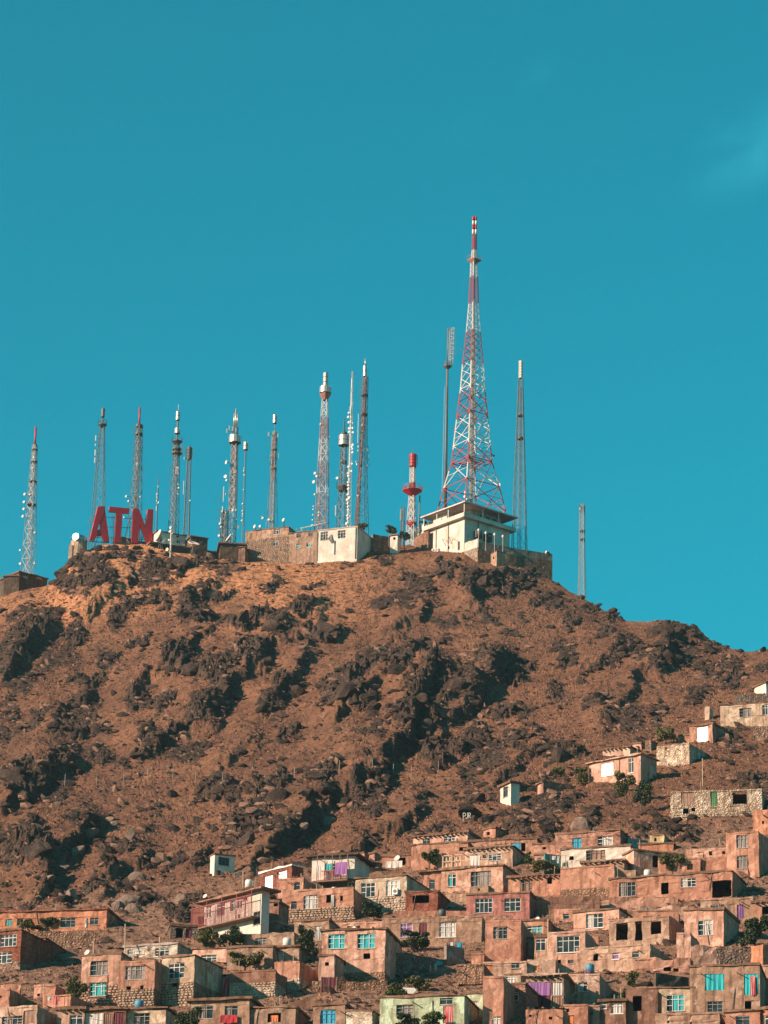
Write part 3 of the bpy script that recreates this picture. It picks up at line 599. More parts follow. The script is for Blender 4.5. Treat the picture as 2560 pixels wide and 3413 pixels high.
# 1 far left
a = Mast(93, 1912, 712, 'leftmost lattice mast with red pole on top above the dark block house', rot=.35)
a.lattice([(1912, 26), (1484, 8.5)], LT, lr=.10, br=.05); a.lattice([(1912, 12), (1500, 5)], LT, 3, .06, .04, legname='inner_leg')
a.pole(1484, 1423, 3.6, 'red', 'red_pole'); a.ring(1488, 1484, 7, 8, rail=False)
for y in (1500, 1541, 1606, 1684): a.ring(y+2, y, 10, 11+(y-1480)*.03, rail=False)
for x, y in ((83, 1653), (81, 1679), (80, 1702), (77, 1727)): a.dish(x, y, 10, ang=-2.3)
for x, y, r in ((113, 1528, 6), (109, 1563, 6), (100, 1652, 7), (119, 1779, 9), (118, 1881, 9), (66, 1881, 9), (66, 1836, 7)): a.dish(x, y, r)
a.dish(128, 1605, 7, 'darksteel', .2); a.done()
# 2 behind the A
a = Mast(322, 1822, 716, 'lattice mast behind the letter A with ring platform and dark drum top', rot=.6)
a.lattice([(1822, 28), (1600, 17), (1424, 8)], ST, lr=.09); a.ring(1424, 1417, 8, 16); a.lattice([(1420, 3), (1390, 2.5)], ST, 3, .06, .04, legname='upper_leg')
a.drum(1391, 1361, 6.5, 'midsteel', 8); a.pole(1361, 1352, .6, 'midsteel', 'whip')
for x, y0, y1 in ((318, 1472, 1454), (317, 1489, 1482), (316, 1522, 1502), (315, 1546, 1528)): a.panel(x, y0, y1, 3.5)
a.dish(295, 1740, 6, 'midsteel'); a.done()
# 3 behind N
a = Mast(446, 1822, 716, 'dark lattice mast with red pole rising behind the letter N', rot=.2)
a.lattice([(1822, 27), (1640, 20), (1520, 13), (1418, 12)], ST, lr=.10, br=.055); a.lattice([(1822, 9), (1418, 7)], ST, 4, .09, .045, legname='inner_leg')
a.pole(1418, 1358, 3.5, 'red', 'red_pole'); a.ring(1424, 1418, 12, 13, rail=False); a.ring(1450, 1446, 13, 14, rail=False)
a.whiskers(472, 1420, 1620, 14, 8); a.whiskers(444, 1420, 1560, 6, 6, -1)
for x, y, r in ((420, 1657, 9), (428, 1676, 7), (412, 1728, 8), (458, 1550, 6), (470, 1660, 7)): a.dish(x, y, r)
a.panel(457, 1556, 1542, 4); a.done()
# 4 thin mast
a = Mast(519, 1815, 716, 'short thin whip mast just right of the letter N', rot=0)
a.lattice([(1815, 3.5), (1600, 1.6)], ST, 3, .05, .03); a.pole(1600, 1583, .5, 'midsteel', 'whip'); a.dish(530, 1678, 9); a.dish(523, 1672, 6); a.dish(522, 1652, 4)
for x, y0, y1 in ((523, 1665, 1645), (521, 1705, 1690), (527, 1628, 1620)): a.panel(x, y0, y1, 2.5)
a.done()
# 5
a = Mast(577, 1790, 716, 'green-grey mast with two silver drums above a dark octagonal platform', rot=.3)
a.lattice([(1790, 19), (1600, 14), (1482, 9)], ST, lr=.09); a.lattice([(1790, 9), (1482, 6)], ST, 3, .06, .04, legname='inner_leg')
a.ring(1482, 1473, 8, 20, n=8); a.lattice([(1473, 3), (1400, 2.5)], ST, 3, .08, .04, legname='upper_leg'); a.drum(1446, 1427, 10, n=8); a.drum(1401, 1372, 7.5, n=6, bands=2); a.pole(1372, 1348, .7, 'whitesteel', 'whip')
a.ring(1500, 1497, 16, 17, rail=False); a.ring(1514, 1511, 18, 19, rail=False)
for x in (575, 583, 604, 609): a.panel(x, 1522, 1486, 3, 'silver' if x == 583 else 'midsteel')
a.panel(591, 1583, 1558, 11, 'dish', 'flat_panel')
for x, y in ((595, 1618), (597, 1630), (592, 1640), (594, 1650)): a.dish(x, y, 6)
a.whiskers(565, 1550, 1650, 5, 6, -1); a.done()
# 6
a = Mast(620, 1800, 716, 'slim dark mast topped with an egg-shaped dark antenna cage', rot=.7)
a.lattice([(1800, 10.5), (1528, 6)], ST, lr=.09); a.drum(1532, 1492, 9, 'darksteel', 12, 'antenna_cage', bands=4); a.pole(1492, 1486, 3, 'darksteel', 'cage_cap')
a.whiskers(640, 1495, 1530, 5, 4); a.whiskers(622, 1495, 1530, 5, 4, -1); a.dish(634, 1672, 5); a.panel(613, 1535, 1526, 2); a.panel(611, 1650, 1605, 2); a.done()
# 7
a = Mast(771, 1818, 716, 'crowded mast ringed by a broad silver drum with three white rods on top', rot=.45)
a.lattice([(1818, 15), (1640, 14), (1481, 11)], M['steel'], lr=.11, br=.06); a.lattice([(1700, 8), (1481, 8)], M['rust'], 4, .06, .05, legname='inner_leg')
a.drum(1478, 1452, 22, n=14, name='ring_drum'); a.lattice([(1481, 10), (1420, 9)], ST, 4, .10, .05, legname='upper_leg'); a.ring(1481, 1478, 10, 20, rail=False)
for x, y0, y1, w in ((754, 1446, 1432, 5), (787, 1444, 1430, 6), (763, 1437, 1422, 5), (775, 1440, 1424, 6)): a.panel(x, y0, y1, w, 'silver')
for x, y0, y1 in ((-5, 1420, 1377), (0, 1424, 1362), (6, 1415, 1381)): a.pole(y0, y1, 2.9, 'silver', 'antenna_rod', xo=x*a.m, n=10)
a.whiskers(780, 1490, 1680, 16, 9); a.dish(756, 1547, 15); a.dish(751, 1591, 13); a.dish(755, 1606, 9); a.dish(786, 1576, 16, 'midsteel'); a.dish(777, 1704, 9); a.dish(797, 1762, 11, 'midsteel'); a.dish(750, 1650, 6)
a.dish(786, 1704, 8); a.dish(790, 1735, 6); a.dish(787, 1665, 6, 'midsteel'); a.panel(743, 1675, 1625, 2.5); a.done()
a = Mast(745, 1818, 715, 'short squat lattice mast directly left of the ringed crowded mast', rot=.45)
a.lattice([(1818, 13), (1700, 12)], ST, lr=.12, br=.06); a.lattice([(1818, 6), (1700, 6)], ST, 4, .08, .05, legname='inner_leg'); a.whiskers(734, 1640, 1800, 9, 9, -1)
for x, y, r in ((742, 1708, 8), (752, 1712, 6), (733, 1750, 8), (730, 1790, 9), (737, 1760, 6)): a.dish(x, y, r)
a.panel(741, 1712, 1690, 3); a.panel(735, 1750, 1728, 3); a.done()
# 8
a = Mast(808, 1815, 714, 'very thin leaning-looking mast with a small silver drum, left of the stone block', rot=0)
a.lattice([(1815, 5), (1502, 3)], ST, 3, .05, .03); a.drum(1500, 1474, 9, n=8, bands=2)
for x, y, r in ((813, 1573, 5), (814, 1586, 5), (812, 1635, 4), (809, 1682, 6), (808, 1706, 5), (809, 1715, 5), (806, 1738, 6)): a.dish(x, y, r)
a.panel(813, 1570, 1560, 2); a.panel(808, 1726, 1718, 3); a.done()
# 9 on the stone block
a = Mast(905, 1768, 716, 'red and grey mast standing on the stone block with a white drum', rot=.5)
a.lattice([(1768, 9), (1440, 7)], M['steel'], lr=.10, br=.05); a.lattice([(1768, 22), (1600, 13), (1450, 10)], ST, 3, .05, .03, 2.2, legname='outer_leg')
a.lattice([(1600, 4), (1445, 4)], M['red'], 3, .07, .04, legname='inner_leg'); a.pole(1440, 1411, 1.5, 'midsteel'); a.drum(1411, 1383, 7.5, n=6, bands=2)
for x, y0, y1, w in ((894, 1457, 1444, 6), (914, 1452, 1437, 5), (926, 1460, 1448, 5), (905, 1550, 1530, 4), (900, 1540, 1518, 2), (930, 1530, 1514, 2)): a.panel(x, y0, y1, w, 'silver')
a.ring(1503, 1501, 9, 11, rail=False); a.ring(1566, 1564, 9, 11, rail=False); a.whiskers(915, 1440, 1560, 6, 8); a.whiskers(897, 1440, 1560, 5, 8, -1)
a.dish(922, 1557, 8, 'midsteel'); a.dish(873, 1728, 12); a.dish(895, 1736, 9); a.dish(907, 1738, 8); a.done()
# 10
a = Mast(1072, 1772, 716, 'tall mast with a fat silver drum and three stacked cylinders behind the white block', rot=.5)
zc = [(1772, 25), (1560, 19), (1334, 11)]
def banded(name, lo, hi, bands):
    """paint bands up a mast: (photo y up to which, colour)"""
    m, nt, b = newmat(name); p = pos(nt); sx = nt.nodes.new('ShaderNodeSeparateXYZ'); nt.links.new(p, sx.inputs[0]); mr = nt.nodes.new('ShaderNodeMapRange')
    mr.inputs['From Min'].default_value = lo; mr.inputs['From Max'].default_value = hi; nt.links.new(sx.outputs[2], mr.inputs[0])
    nt.links.new(nramp(nt, mr.outputs[0], bands, 'CONSTANT'), b.inputs['Base Color']); b.inputs['Roughness'].default_value = .55; return m
def bandmat(name, mast, ys):
    lo, hi = mast.base.z, mast.base.z+mast.z(ys[-1][0]); st = [(0, ys[0][1])]
    for (y, c), (y2, c2) in zip(ys[:-1], ys[1:]): st.append(((mast.z(y))/(hi-lo), c2))
    return banded(name, lo, hi, st)
GR = (.20, .17, .155); WH = (.50, .47, .45); RE = (.30, .03, .028); PK = (.30, .17, .14)
bm10 = bandmat('mast_paint_bands', a, [(1650, PK), (1622, WH), (1540, PK), (1465, WH), (1390, PK), (1330, WH)])
a.lattice(zc, bm10, lr=.12, br=.065); a.lattice([(1772, 12), (1400, 7)], M['rust'], 3, .06, .04, legname='inner_leg')
a.ring(1334, 1316, 9, 20, 'rust', n=8); a.drum(1312, 1290, 21, n=14, name='ring_drum'); a.drum(1290, 1243, 9.5, n=8, bands=3, name='cylinder_stack')
a.dish(1067, 1418, 6); a.dish(1100, 1460, 7, 'midsteel'); a.dish(1098, 1503, 6, 'midsteel'); a.dish(1098, 1577, 7, 'midsteel')
for x, y, r in ((1049, 1580, 10), (1045, 1609, 12), (1055, 1593, 9), (1047, 1650, 6), (1043, 1690, 5), (1042, 1700, 5), (1041, 1718, 5), (1040, 1735, 5), (1039, 1752, 5), (1063, 1682, 5), (1062, 1712, 5), (1061, 1722, 5), (1080, 1725, 5), (1078, 1740, 5)): a.dish(x, y, r, ang=-2.2)
a.done()
# 11
a = Mast(1139, 1765, 716, 'dark lattice mast carrying a wide two-tier silver drum and spike', rot=.4)
a.lattice([(1765, 21), (1640, 14), (1490, 10)], ST, lr=.11, br=.06); a.ring(1637, 1624, 15, 24, n=8); a.drum(1486, 1452, 19, n=12, bands=2); a.pole(1452, 1441, 11, 'darksteel', 'drum_cap', n=12)
a.lattice([(1441, 2.5), (1397, 1.5)], DK, 3, .06, .04, legname='upper_leg'); a.pole(1397, 1383, .6, 'darksteel', 'whip'); a.dish(1123, 1599, 10, ang=-2); a.panel(1117, 1722, 1687, 3); a.ring(1543, 1538, 10, 12, rail=False); a.done()
# 12
a = Mast(1162, 1765, 714, 'slender white mast studded with dozens of small dishes', rot=.2)
a.lattice([(1765, 8), (1500, 6), (1300, 4), (1240, 3)], WS, 3, .07, .045)
for q in "700,870 705,940 700,980 740,935 745,880 750,985 748,1130 745,1175 745,1215 740,1150 697,1380 690,1455 693,1485 690,1560 690,1595 693,1635 685,1700 711,1733 683,1760 697,1775 690,1800 693,1838 693,1875 685,1940 710,1950 690,1975 675,2035 700,760 693,810 730,1430 735,1345".split():
    x, y = map(float, q.split(',')); a.dish(960+x/3.456, 1160+y/3.456, random.uniform(7.5, 10), ang=-2.2+random.uniform(-.3, .3))
for y0, y1 in ((1262, 1240), (1310, 1295), (1355, 1340)): a.panel(1174, y0, y1, 6, 'silver')
a.panel(1166, 1385, 1358, 2.5); a.done()
# 13
a = Mast(1205, 1765, 716, 'tall tapering mast with a two-tier silver cylinder, right of the dish-studded mast', rot=.35)
a.lattice([(1765, 25), (1560, 15), (1390, 12), (1255, 12)], ST, lr=.09, br=.05); a.lattice([(1765, 7), (1255, 4)], M['rust'], 4, .09, .05, legname='inner_leg', xo=lambda z: -1.1+z*.04)
a.drum(1255, 1220, 7.5, n=6, bands=2, xo=-.0); a.pole(1220, 1195, 2.4, 'silver', 'antenna_rod', n=10)
for y in (1318, 1382): a.ring(y+3, y, 12, 13.5, rail=False)
a.whiskers(1225, 1490, 1560, 4, 8); a.whiskers(1199, 1270, 1380, 5, 5, -1)
for x, y, r in ((1195, 1493, 8), (1194, 1507, 8), (1227, 1504, 8), (1226, 1556, 9), (1207, 1420, 8), (1190, 1552, 9), (1186, 1545, 7), (1190, 1658, 9), (1212, 1690, 7)): a.dish(x, y, r, 'dish' if x < 1215 else 'midsteel')
a.panel(1192, 1480, 1382, 2, 'whitesteel', 'bracket'); a.panel(1228, 1540, 1520, 2); a.done()
# 14 red and white
a = Mast(1371, 1825, 716, 'squat red and white tower with a saucer-shaped red platform', cat='tower', name='communications_tower', rot=.4)
bm14 = bandmat('red_white_bands', a, [(1753, WH), (1738, RE), (1655, WH), (1610, RE), (1560, WH), (1500, RE)])
a.lattice([(1825, 18), (1753, 17), (1653, 11)], bm14, lr=.15, br=.075, panel=1.4); a.lattice([(1825, 4), (1600, 4)], bm14, 3, .08, .05, 2, legname='inner_leg'); a.lattice([(1640, 9.5), (1555, 9)], bm14, lr=.15, br=.08, panel=1.4, legname='upper_leg')
a.ring(1653, 1637, 9, 35, 'red', n=16); a.ring(1756, 1745, 8, 16, 'red', n=8, rail=False); a.drum(1556, 1514, 13, 'red', 10, 'antenna_cage', bands=4); a.pole(1514, 1490, .6, 'midsteel', 'whip')
a.whiskers(1390, 1515, 1556, 5, 4); a.whiskers(1367, 1515, 1556, 5, 4, -1)
for x in (1352, 1362, 1402, 1410): a.panel(x, 1634, 1620, 4, 'midsteel')
a.done()
a = Mast(1341, 1800, 718, 'small grey mast with boxy panels left of the red saucer tower', rot=.5)
a.lattice([(1800, 6), (1690, 7)], ST, lr=.08); a.panel(1335, 1738, 1700, 5, 'silver'); a.panel(1346, 1738, 1700, 6, 'midsteel'); a.pole(1690, 1678, .6, 'midsteel', 'whip'); a.done()
a = Mast(1397, 1800, 718, 'thin grey pole mast with side arms behind the red saucer tower', rot=.5)
a.lattice([(1800, 3), (1650, 1.6)], ST, 3, .06, .03); a.panel(1410, 1742, 1738, 26, 'darksteel', 'side_arm'); a.done()
# 15 pole mast
a = Mast(1484, 1712, 722, 'slender round steel pole mast with crown ring left of the great tower', cat='mast', name='pole_mast', rot=0)
mb = MB(); mb.bar((0, 0, 0), (0, 0, a.z(1228)), 6*a.m, 12, r2=4*a.m); mb.build('pole', M['midsteel'], a.o); a.ring(1230, 1222, 5, 16, 'midsteel', n=10)
a.pole(1222, 1092, 2.2, 'midsteel', 'upper_pole'); 
for i in range(22):
    y = 1215-i*5.6
    a.panel(1501+(i*.25), y, y-3.4, 4.5, 'silver' if i % 2 else 'dish', 'antenna_element'); a.panel(1509+(i*.2), y, y-3, 6, 'silver' if i % 3 else 'dish', 'antenna_element')
a.panel(1519, 1190, 1098, 1.1, 'midsteel', 'side_rod'); a.panel(1497, 1205, 1105, 1.1, 'whitesteel', 'side_rod')
q = MB()
for i in range(60): q.box(-9*a.m-i*.0-.05-(60-i)*.004, -9*a.m+.05-(60-i)*.004, -.6, -.5, 2+i*.43, 2.22+i*.43)
q.build('cable_clips', M['dish'], a.o)['kind'] = 'stuff'; a.done()
# 16 great tower
a = Mast(1570, 1712, 716, 'great red and white steel television tower on the summit building', cat='tower', name='television_tower', gr=None)
a.o['group'] = ''; del a.o['group']
ys = [(1625, RE), (1568, WH), (1500, RE), (1400, WH), (1310, RE), (1215, WH), (1108, RE), (1015, WH), (925, RE), (835, WH), (780, RE)]
bt = bandmat('tower_paint', a, ys)
lev = [(1712, 125, 0), (1625, 100, 0), (1542, 73, 0), (1434, 61, 0), (1296, 44, 0), (1204, 37, 0), (1108, 26, 0), (1014, 18, 0), (925, 14, 0), (868, 12.5, 0), (835, 8, 0), (783, 7.5, 0)]
zs = [a.z(y) for y, _, _ in lev]; ws = [w*a.m for _, w, _ in lev]
def tw(z): return float(np.interp(z, zs, ws))
a.rot = math.radians(-101)   # one leg almost towards the camera, a little left
def cr(z, w=None):
    w = tw(z) if w is None else w; return [Vector((w*1.0*math.cos(a.rot+i*math.pi/2), w*math.sin(a.rot+i*math.pi/2), z)) for i in range(4)]
for i in range(4):
    mb = MB()
    for z0_, z1_ in zip(zs[:-1], zs[1:]):
        mb.bar(cr(z0_)[i], cr(z1_)[i], .15 if z1_ < zs[6] else .10)
    mb.build('leg', bt, a.o)
lv = [1712, 1625, 1542, 1485, 1434, 1385, 1338, 1296, 1262, 1232, 1204, 1178, 1154, 1130, 1108]
for k in range(len(lv)-1):
    A = cr(a.z(lv[k])); B = cr(a.z(lv[k+1])); rr = .085 if k < 8 else .06
    for i in range(4):
        j = (i+1) % 4
        for p_, q_ in ((A[i], B[j]), (A[j], B[i])): mb = MB(); mb.bar(p_, q_, rr); mb.build('brace', bt, a.o)
        if k in (0, 1, 2, 4, 6): mb = MB(); mb.bar(B[i], B[j], rr); mb.build('cross_beam', bt, a.o)
        if k < 5:   # secondary members
            mA = (A[i]+B[i])/2; mid = (A[i]+B[j])/2; mb = MB(); mb.bar(mA, mid, .05); mB = (A[j]+B[j])/2; mb.bar(mB, mid, .05); mb.build('secondary_brace', bt, a.o)
mb = MB(); z = a.z(1108)
while z < zs[-1]-.3:
    dz = max(.8, tw(z)*1.15); A = cr(z); B = cr(min(z+dz, zs[-1]))
    for i in range(4): j = (i+1) % 4; mb.bar(A[i], A[j], .04); mb.bar(A[i], B[j], .04); mb.bar(A[j], B[i], .04)
    z += dz
mb.build('bracing', bt, a.o)['kind'] = 'stuff'
A = cr(a.z(1542)); mb = MB()
for t in (.33, .66, 1):
    for i in range(4): mb.bar(A[i]*t+Vector((0, 0, zs[2]*(1-t))), A[(i+1) % 4]*t+Vector((0, 0, zs[2]*(1-t))), .1)
for i in range(2): mb.bar(A[i], A[i+2], .1)
mb.build('diaphragm', bt, a.o)
# shaft in the middle
shw = 7*a.m; mb = MB(); z = -1.0
while z < a.z(1108):
    c = [Vector((shw*sx_, shw*sy_, z)) for sx_, sy_ in ((-1,-1),(1,-1),(1,1),(-1,1))]
    for i in range(4):
        mb.bar(c[i], c[(i+1) % 4], .04); mb.bar(c[i], c[(i+1) % 4]+Vector((0, 0, .9)), .03); mb.bar(c[i], c[i]+Vector((0, 0, .9)), .06)
    z += .9
mb.build('lift_shaft', M['steel'], a.o)['kind'] = 'stuff'
mb = MB(); mb.bar((shw*.2, -shw*.3, 0), (shw*.1, -.2, a.z(1000)), .22, 6); mb.bar((-shw*.5, 0, 0), (-.1, 0, a.z(1000)), .14, 6); mb.build('cable_duct', M['steel'], a.o)
a.ring(877, 868, 13, 26, 'rust', n=4)
for i, (dx, dy) in enumerate(((-5.5, -3), (4.5, -4), (-3, 4), (5, 4))):
    for k, (y0, y1, c) in enumerate(((783, 766, 'whitesteel'), (765, 752, 'red'), (751, 737, 'whitesteel'), (736, 723, 'red'))):
        mb = MB(); mb.bar((dx*a.m, dy*a.m, a.z(y0)), (dx*a.m, dy*a.m, a.z(y1)), 3.6*a.m, 10); mb.build('antenna_cylinder', M[c], a.o)
a.pole(783, 721, 2, 'darkred', 'core_pole')
for x, y, r, c in ((1536, 1167, 6, 'darksteel'), (1646, 1517, 8, 'darksteel'), (1652, 1520, 8, 'darksteel'), (1663, 1595, 8, 'midsteel'), (1666, 1605, 8, 'midsteel'), (1672, 1617, 14, 'dish'), (1672, 1637, 9, 'midsteel'), (1675, 1668, 8, 'midsteel'), (1678, 1680, 8, 'midsteel'), (1683, 1690, 8, 'midsteel'), (1686, 1704, 8, 'dish'), (1550, 1646, 9, 'dish'), (1549, 1660, 11, 'dish'), (1553, 1668, 9, 'dish'), (1626, 1360, 7, 'midsteel'), (1632, 1437, 7, 'midsteel'), (1510, 1437, 6, 'midsteel')):
    a.dish(x, y, r, c)
a.done()
# 17 right mast
a = Mast(1731, 1852, 712, 'tall teal-grey lattice mast right of the great tower with white panel cap', rot=.62)
a.lattice([(1852, 29), (1600, 21), (1400, 13), (1262, 8)], ST, lr=.09, br=.05); a.lattice([(1852, 7), (1290, 4)], ST, 3, .05, .03, 2.5, legname='inner_leg')
for y in (1384, 1461): a.ring(y+4, y, 11, 12.5, rail=False)
a.drum(1261, 1203, 7.5, 'dish', 5, 'panel_cap', bands=6); a.done()
# 18 far right
a = Mast(1940, 2020, 690, 'lone slim lattice mast standing apart on the falling right ridge', rot=.5)
a.lattice([(2020, 14.5), (1850, 10), (1680, 9)], LT, lr=.09, br=.045, panel=1.5); a.lattice([(1706, 9.5), (1682, 9.5)], DK, 4, .09, .06, .3, legname='cage_leg'); a.panel(1932, 1702, 1694, 4); a.ring(1773, 1771, 9, 11, rail=False)
a.ring(1801, 1799, 9, 11, rail=False); a.done()
# lone dish pole in front on the slope
Y_ = hit(568, 1868)
a = Mast(567, 1873, Y_, 'white dish-hung pole planted on the slope below the big satellite dish', rot=.2)
a.lattice([(1873, 2.5), (1762, 3.5)], M['dish'], 3, .07, .04)
for x, y, r in ((570, 1762, 10), (567, 1775, 9), (564, 1803, 7), (559, 1836, 13), (575, 1781, 6), (573, 1762, 8)): a.dish(x, y, r, ang=-2.2)
a.done()

# ---------------------------------------------------------------- letters
class Plane:
    """vertical plane through P(px,py,Y); c = heading of its rightward direction (x east, y north)"""
    def __init__(s, px, py, Y, c): s.p = P(px, py, Y); s.e = Vector((math.cos(c), math.sin(c), 0)); s.n = Vector((math.sin(c), -math.cos(c), 0)); s.c = c
    def uv(s, px, py):
        t, k = ray(px, py); d = Vector((float(t[0]), 1, float(k[0]))); q = d*(s.p.dot(s.n)/d.dot(s.n)); r = q-s.p; return r.dot(s.e), r.z
Lp = Plane(300, 1810, 709, math.radians(22))
sign = thing('letter_sign', Lp.p, Lp.c, 'giant red letters ATN standing on scaffolding on the rocky summit', 'sign')
def zc6(l): return [Lp.uv(200+x/3.318, 1650+y/3.318) for x, y in l]
def letter(outer, label, hole=None):
    po = zc6(outer); mb = MB()
    if hole is None:
        mb.prism(po, -.25, .25)
        ob = mb.build('letter', [M['signred']], sign)
    else:
        ob = None
    return ob
# A is built from three convex pieces so the counter stays open
mb = MB()
for pc in ([(418,128),(490,128),(470,230),(437,300),(410,392),(403,455),(382,500),(325,500)], [(418,128),(490,128),(545,520),(480,520),(468,455),(450,385),(437,300)], [(412,385),(452,385),(469,455),(403,455)]):
    mb.prism(zc6(pc), -.25+.004*len(mb.f), .25-.004*len(mb.f))
mb.build('letter', [M['signred']], sign)['label'] = 'red letter A'
for pc, lb in (([(545,130),(765,150),(760,208),(685,205),(665,530),(600,528),(618,195),(540,190)], 'red letter T'), ([(808,150),(870,155),(945,360),(968,158),(1030,163),(1015,540),(955,540),(880,330),(860,535),(785,530)], 'red letter N')):
    mb = MB(); mb.prism(zc6(pc), -.25, .25); mb.build('letter', [M['signred']], sign)['label'] = lb
mb = MB()
def sb(x0, y0, x1, y1, d=.8, r=.07):
    u, v = zc6([(x0, y0)])[0]; u2, v2 = zc6([(x1, y1)])[0]; mb.bar((u, d, v), (u2, d, v2), r)
for x in (400, 500, 590, 610, 700, 790, 900, 960): sb(x, 215, x-6, 560)
for y in (235, 340, 460): sb(390, y-8, 970, y+18)
for x in (400, 590, 700, 900): sb(x, 560, x+90, 240, .85)
sb(325, 510, 545, 525, .1, .1); sb(600, 535, 1020, 545, .1, .1)
mb.build('scaffold', M['midsteel'], sign)['kind'] = 'stuff'
# ---------------------------------------------------------------- houses
REG = {'A': (640, 2700, 2.592), 'B': (640, 3053, 2.592), 'C': (1280, 2700, 2.592), 'D': (1280, 3053, 2.592), 'E': (1920, 2700, 2.592), 'F': (1920, 3053, 2.592),
       'L': (0, 2900, 2.592), 'U': (1620, 2380, 3.456), 'V': (2080, 2220, 3.456), '7': (780, 1700, 2.592), '6': (200, 1650, 3.318), '1': (0, 1300, 3.16), '8': (1300, 1600, 2.37), 'S': (0, 0, 1)}
def jit(x, y, z, a=.035):
    s = math.sin(x*12.9+y*78.2+z*37.7)*43758.5; s2 = math.sin(x*39.3+y*11.1+z*83.1)*24634.6
    return (s-math.floor(s)-.5)*2*a, (s2-math.floor(s2)-.5)*2*a
class House:
    def __init__(s, reg, x0, x1, yt, yb, dep, yaw, mat, label, wins=(), Y=None, roof='flat', base=None, cat='house', name='house', rough=.07, parapet=0, ext=2.6, group=None, roofmat='roof', dy=0, over=.22, beams=False, sx=None):
        if reg in 'ABCDEFL' and 2 < yaw < 17 and cat != 'wall': yaw += 8; dep *= 1.3
        ox, oy, sc = REG[reg]; s.T = lambda x, y: (ox+x/sc, oy+y/sc); px0, pt = s.T(x0, yt); px1, pb = s.T(x1, yb); s.a = math.radians(yaw); a = s.a
        if Y is None: Y = hit((px0+px1)/2, pb, True)+dy
        s.pl = Plane(px0, pb, Y, -a); p0 = s.pl.p; s.Y = Y
        w = s.pl.uv(px1, pb)[0]; h = s.pl.uv(px0, pt)[1]; s.Yr = Y-w*math.sin(a)
        if sx is not None:   # depth from where the side wall ends in the photo
            pt_ = s.pl.p+s.pl.e*w; t_, _ = ray(s.T(sx, yb)[0], (pt+pb)/2); t_ = float(t_[0]); den = math.sin(a)-t_*math.cos(a)
            dep = max(1.0, min(22.0, (t_*pt_.y-pt_.x)/den)) if abs(den) > 1e-3 else dep
        s.w, s.h, s.dep = w, h, dep
        s.o = thing(name, p0, -a, label, cat, group); mats = [M[mat]]
        if base: mats.append(M[base[1]])
        hv = s.pl.uv(s.T(x0, base[0])[0], s.T(x0, base[0])[1])[1] if base else None; s.base = base
        holes = []; s.wins = []
        for q in wins:
            (u0, v1) = s.pl.uv(*s.T(q[0], q[1])); (u1, v0) = s.pl.uv(*s.T(q[2], q[3])); kind = q[4] if len(q) > 4 else 'white'
            u0 = max(.12, u0); u1 = min(w-.12, u1); v1 = min(v1, h-.12)
            if u1-u0 < .15 or v1-v0 < .15: continue
            if kind != 'flat': holes.append((u0, u1, v0, v1))
            s.wins.append((u0, u1, v0, v1, kind))
        mb = MB(); z0 = -ext
        xs = {0.0, w}; zs = {z0, h}
        for (u0, u1, v0, v1) in holes: xs |= {u0, u1}; zs |= {v0, v1}
        if base: zs.add(hv)
        def fill(v, step):
            v = sorted(v); out = [v[0]]
            for q in v[1:]:
                n = max(1, int(round((q-out[-1])/step))); b_ = out[-1]
                if q-b_ < 1e-4: continue
                out += [b_+(q-b_)*i/n for i in range(1, n+1)]
            return out
        X = fill(xs, .8); Z = fill(zs, .8)
        def vt(x, z):
            r = rough*(1.6 if z >= h-1e-6 else 1); jx, jz = jit(x, 0, z, r)
            if x < 1e-6 or x > w-1e-6: jx *= .6
            edge_ = any(abs(x-q) < 1e-6 for H_ in holes for q in H_[:2]) and any(abs(z-q) < 1e-6 for H_ in holes for q in H_[2:])
            return (x+jx*(.3 if edge_ else .8), jx*.9, z+jz*(.3 if edge_ else .9))
        for i in range(len(X)-1):
            for j in range(len(Z)-1):
                cx = (X[i]+X[i+1])/2; cz = (Z[j]+Z[j+1])/2
                if any(u0 < cx < u1 and v0 < cz < v1 for (u0, u1, v0, v1) in holes): continue
                mb.quad([vt(X[i], Z[j]), vt(X[i+1], Z[j]), vt(X[i+1], Z[j+1]), vt(X[i], Z[j+1])], 1 if base and cz < hv else 0)
        R = .22
        for (u0, u1, v0, v1) in holes:   # reveals
            hx = [x for x in X if u0-1e-6 <= x <= u1+1e-6]; hz = [z for z in Z if v0-1e-6 <= z <= v1+1e-6]
            for i in range(len(hx)-1):
                for z, f in ((v0, 0), (v1, 1)):
                    A = vt(hx[i], z); B = vt(hx[i+1], z); q = [A, B, (hx[i+1], R, z), (hx[i], R, z)]; mb.quad(q if f else q[::-1], 0)
            for i in range(len(hz)-1):
                for x, f in ((u0, 1), (u1, 0)):
                    A = vt(x, hz[i]); B = vt(x, hz[i+1]); q = [A, B, (x, R, hz[i+1]), (x, R, hz[i])]; mb.quad(q if f else q[::-1], 0)
        # other walls, with the front edge vertices shared so corners stay closed
        Yd = fill({0.0, dep}, .9)
        for x, f in ((0.0, 0), (w, 1)):
            for i in range(len(Yd)-1):
                for j in range(len(Z)-1):
                    def sv(y, z):
                        if y < 1e-6: return vt(x, z)
                        jx, jz = jit(x, y, z, rough*(1.6 if z >= h-1e-6 else 1)); return (x+jx*.7, y, z+jz*.7)
                    q = [sv(Yd[i], Z[j]), sv(Yd[i+1], Z[j]), sv(Yd[i+1], Z[j+1]), sv(Yd[i], Z[j+1])]; mb.quad(q if f else q[::-1], 1 if base and (Z[j]+Z[j+1])/2 < hv else 0)
        mb.quad([(w, dep, z0), (0, dep, z0), (0, dep, h), (w, dep, h)])
        mb.build('wall', mats, s.o)
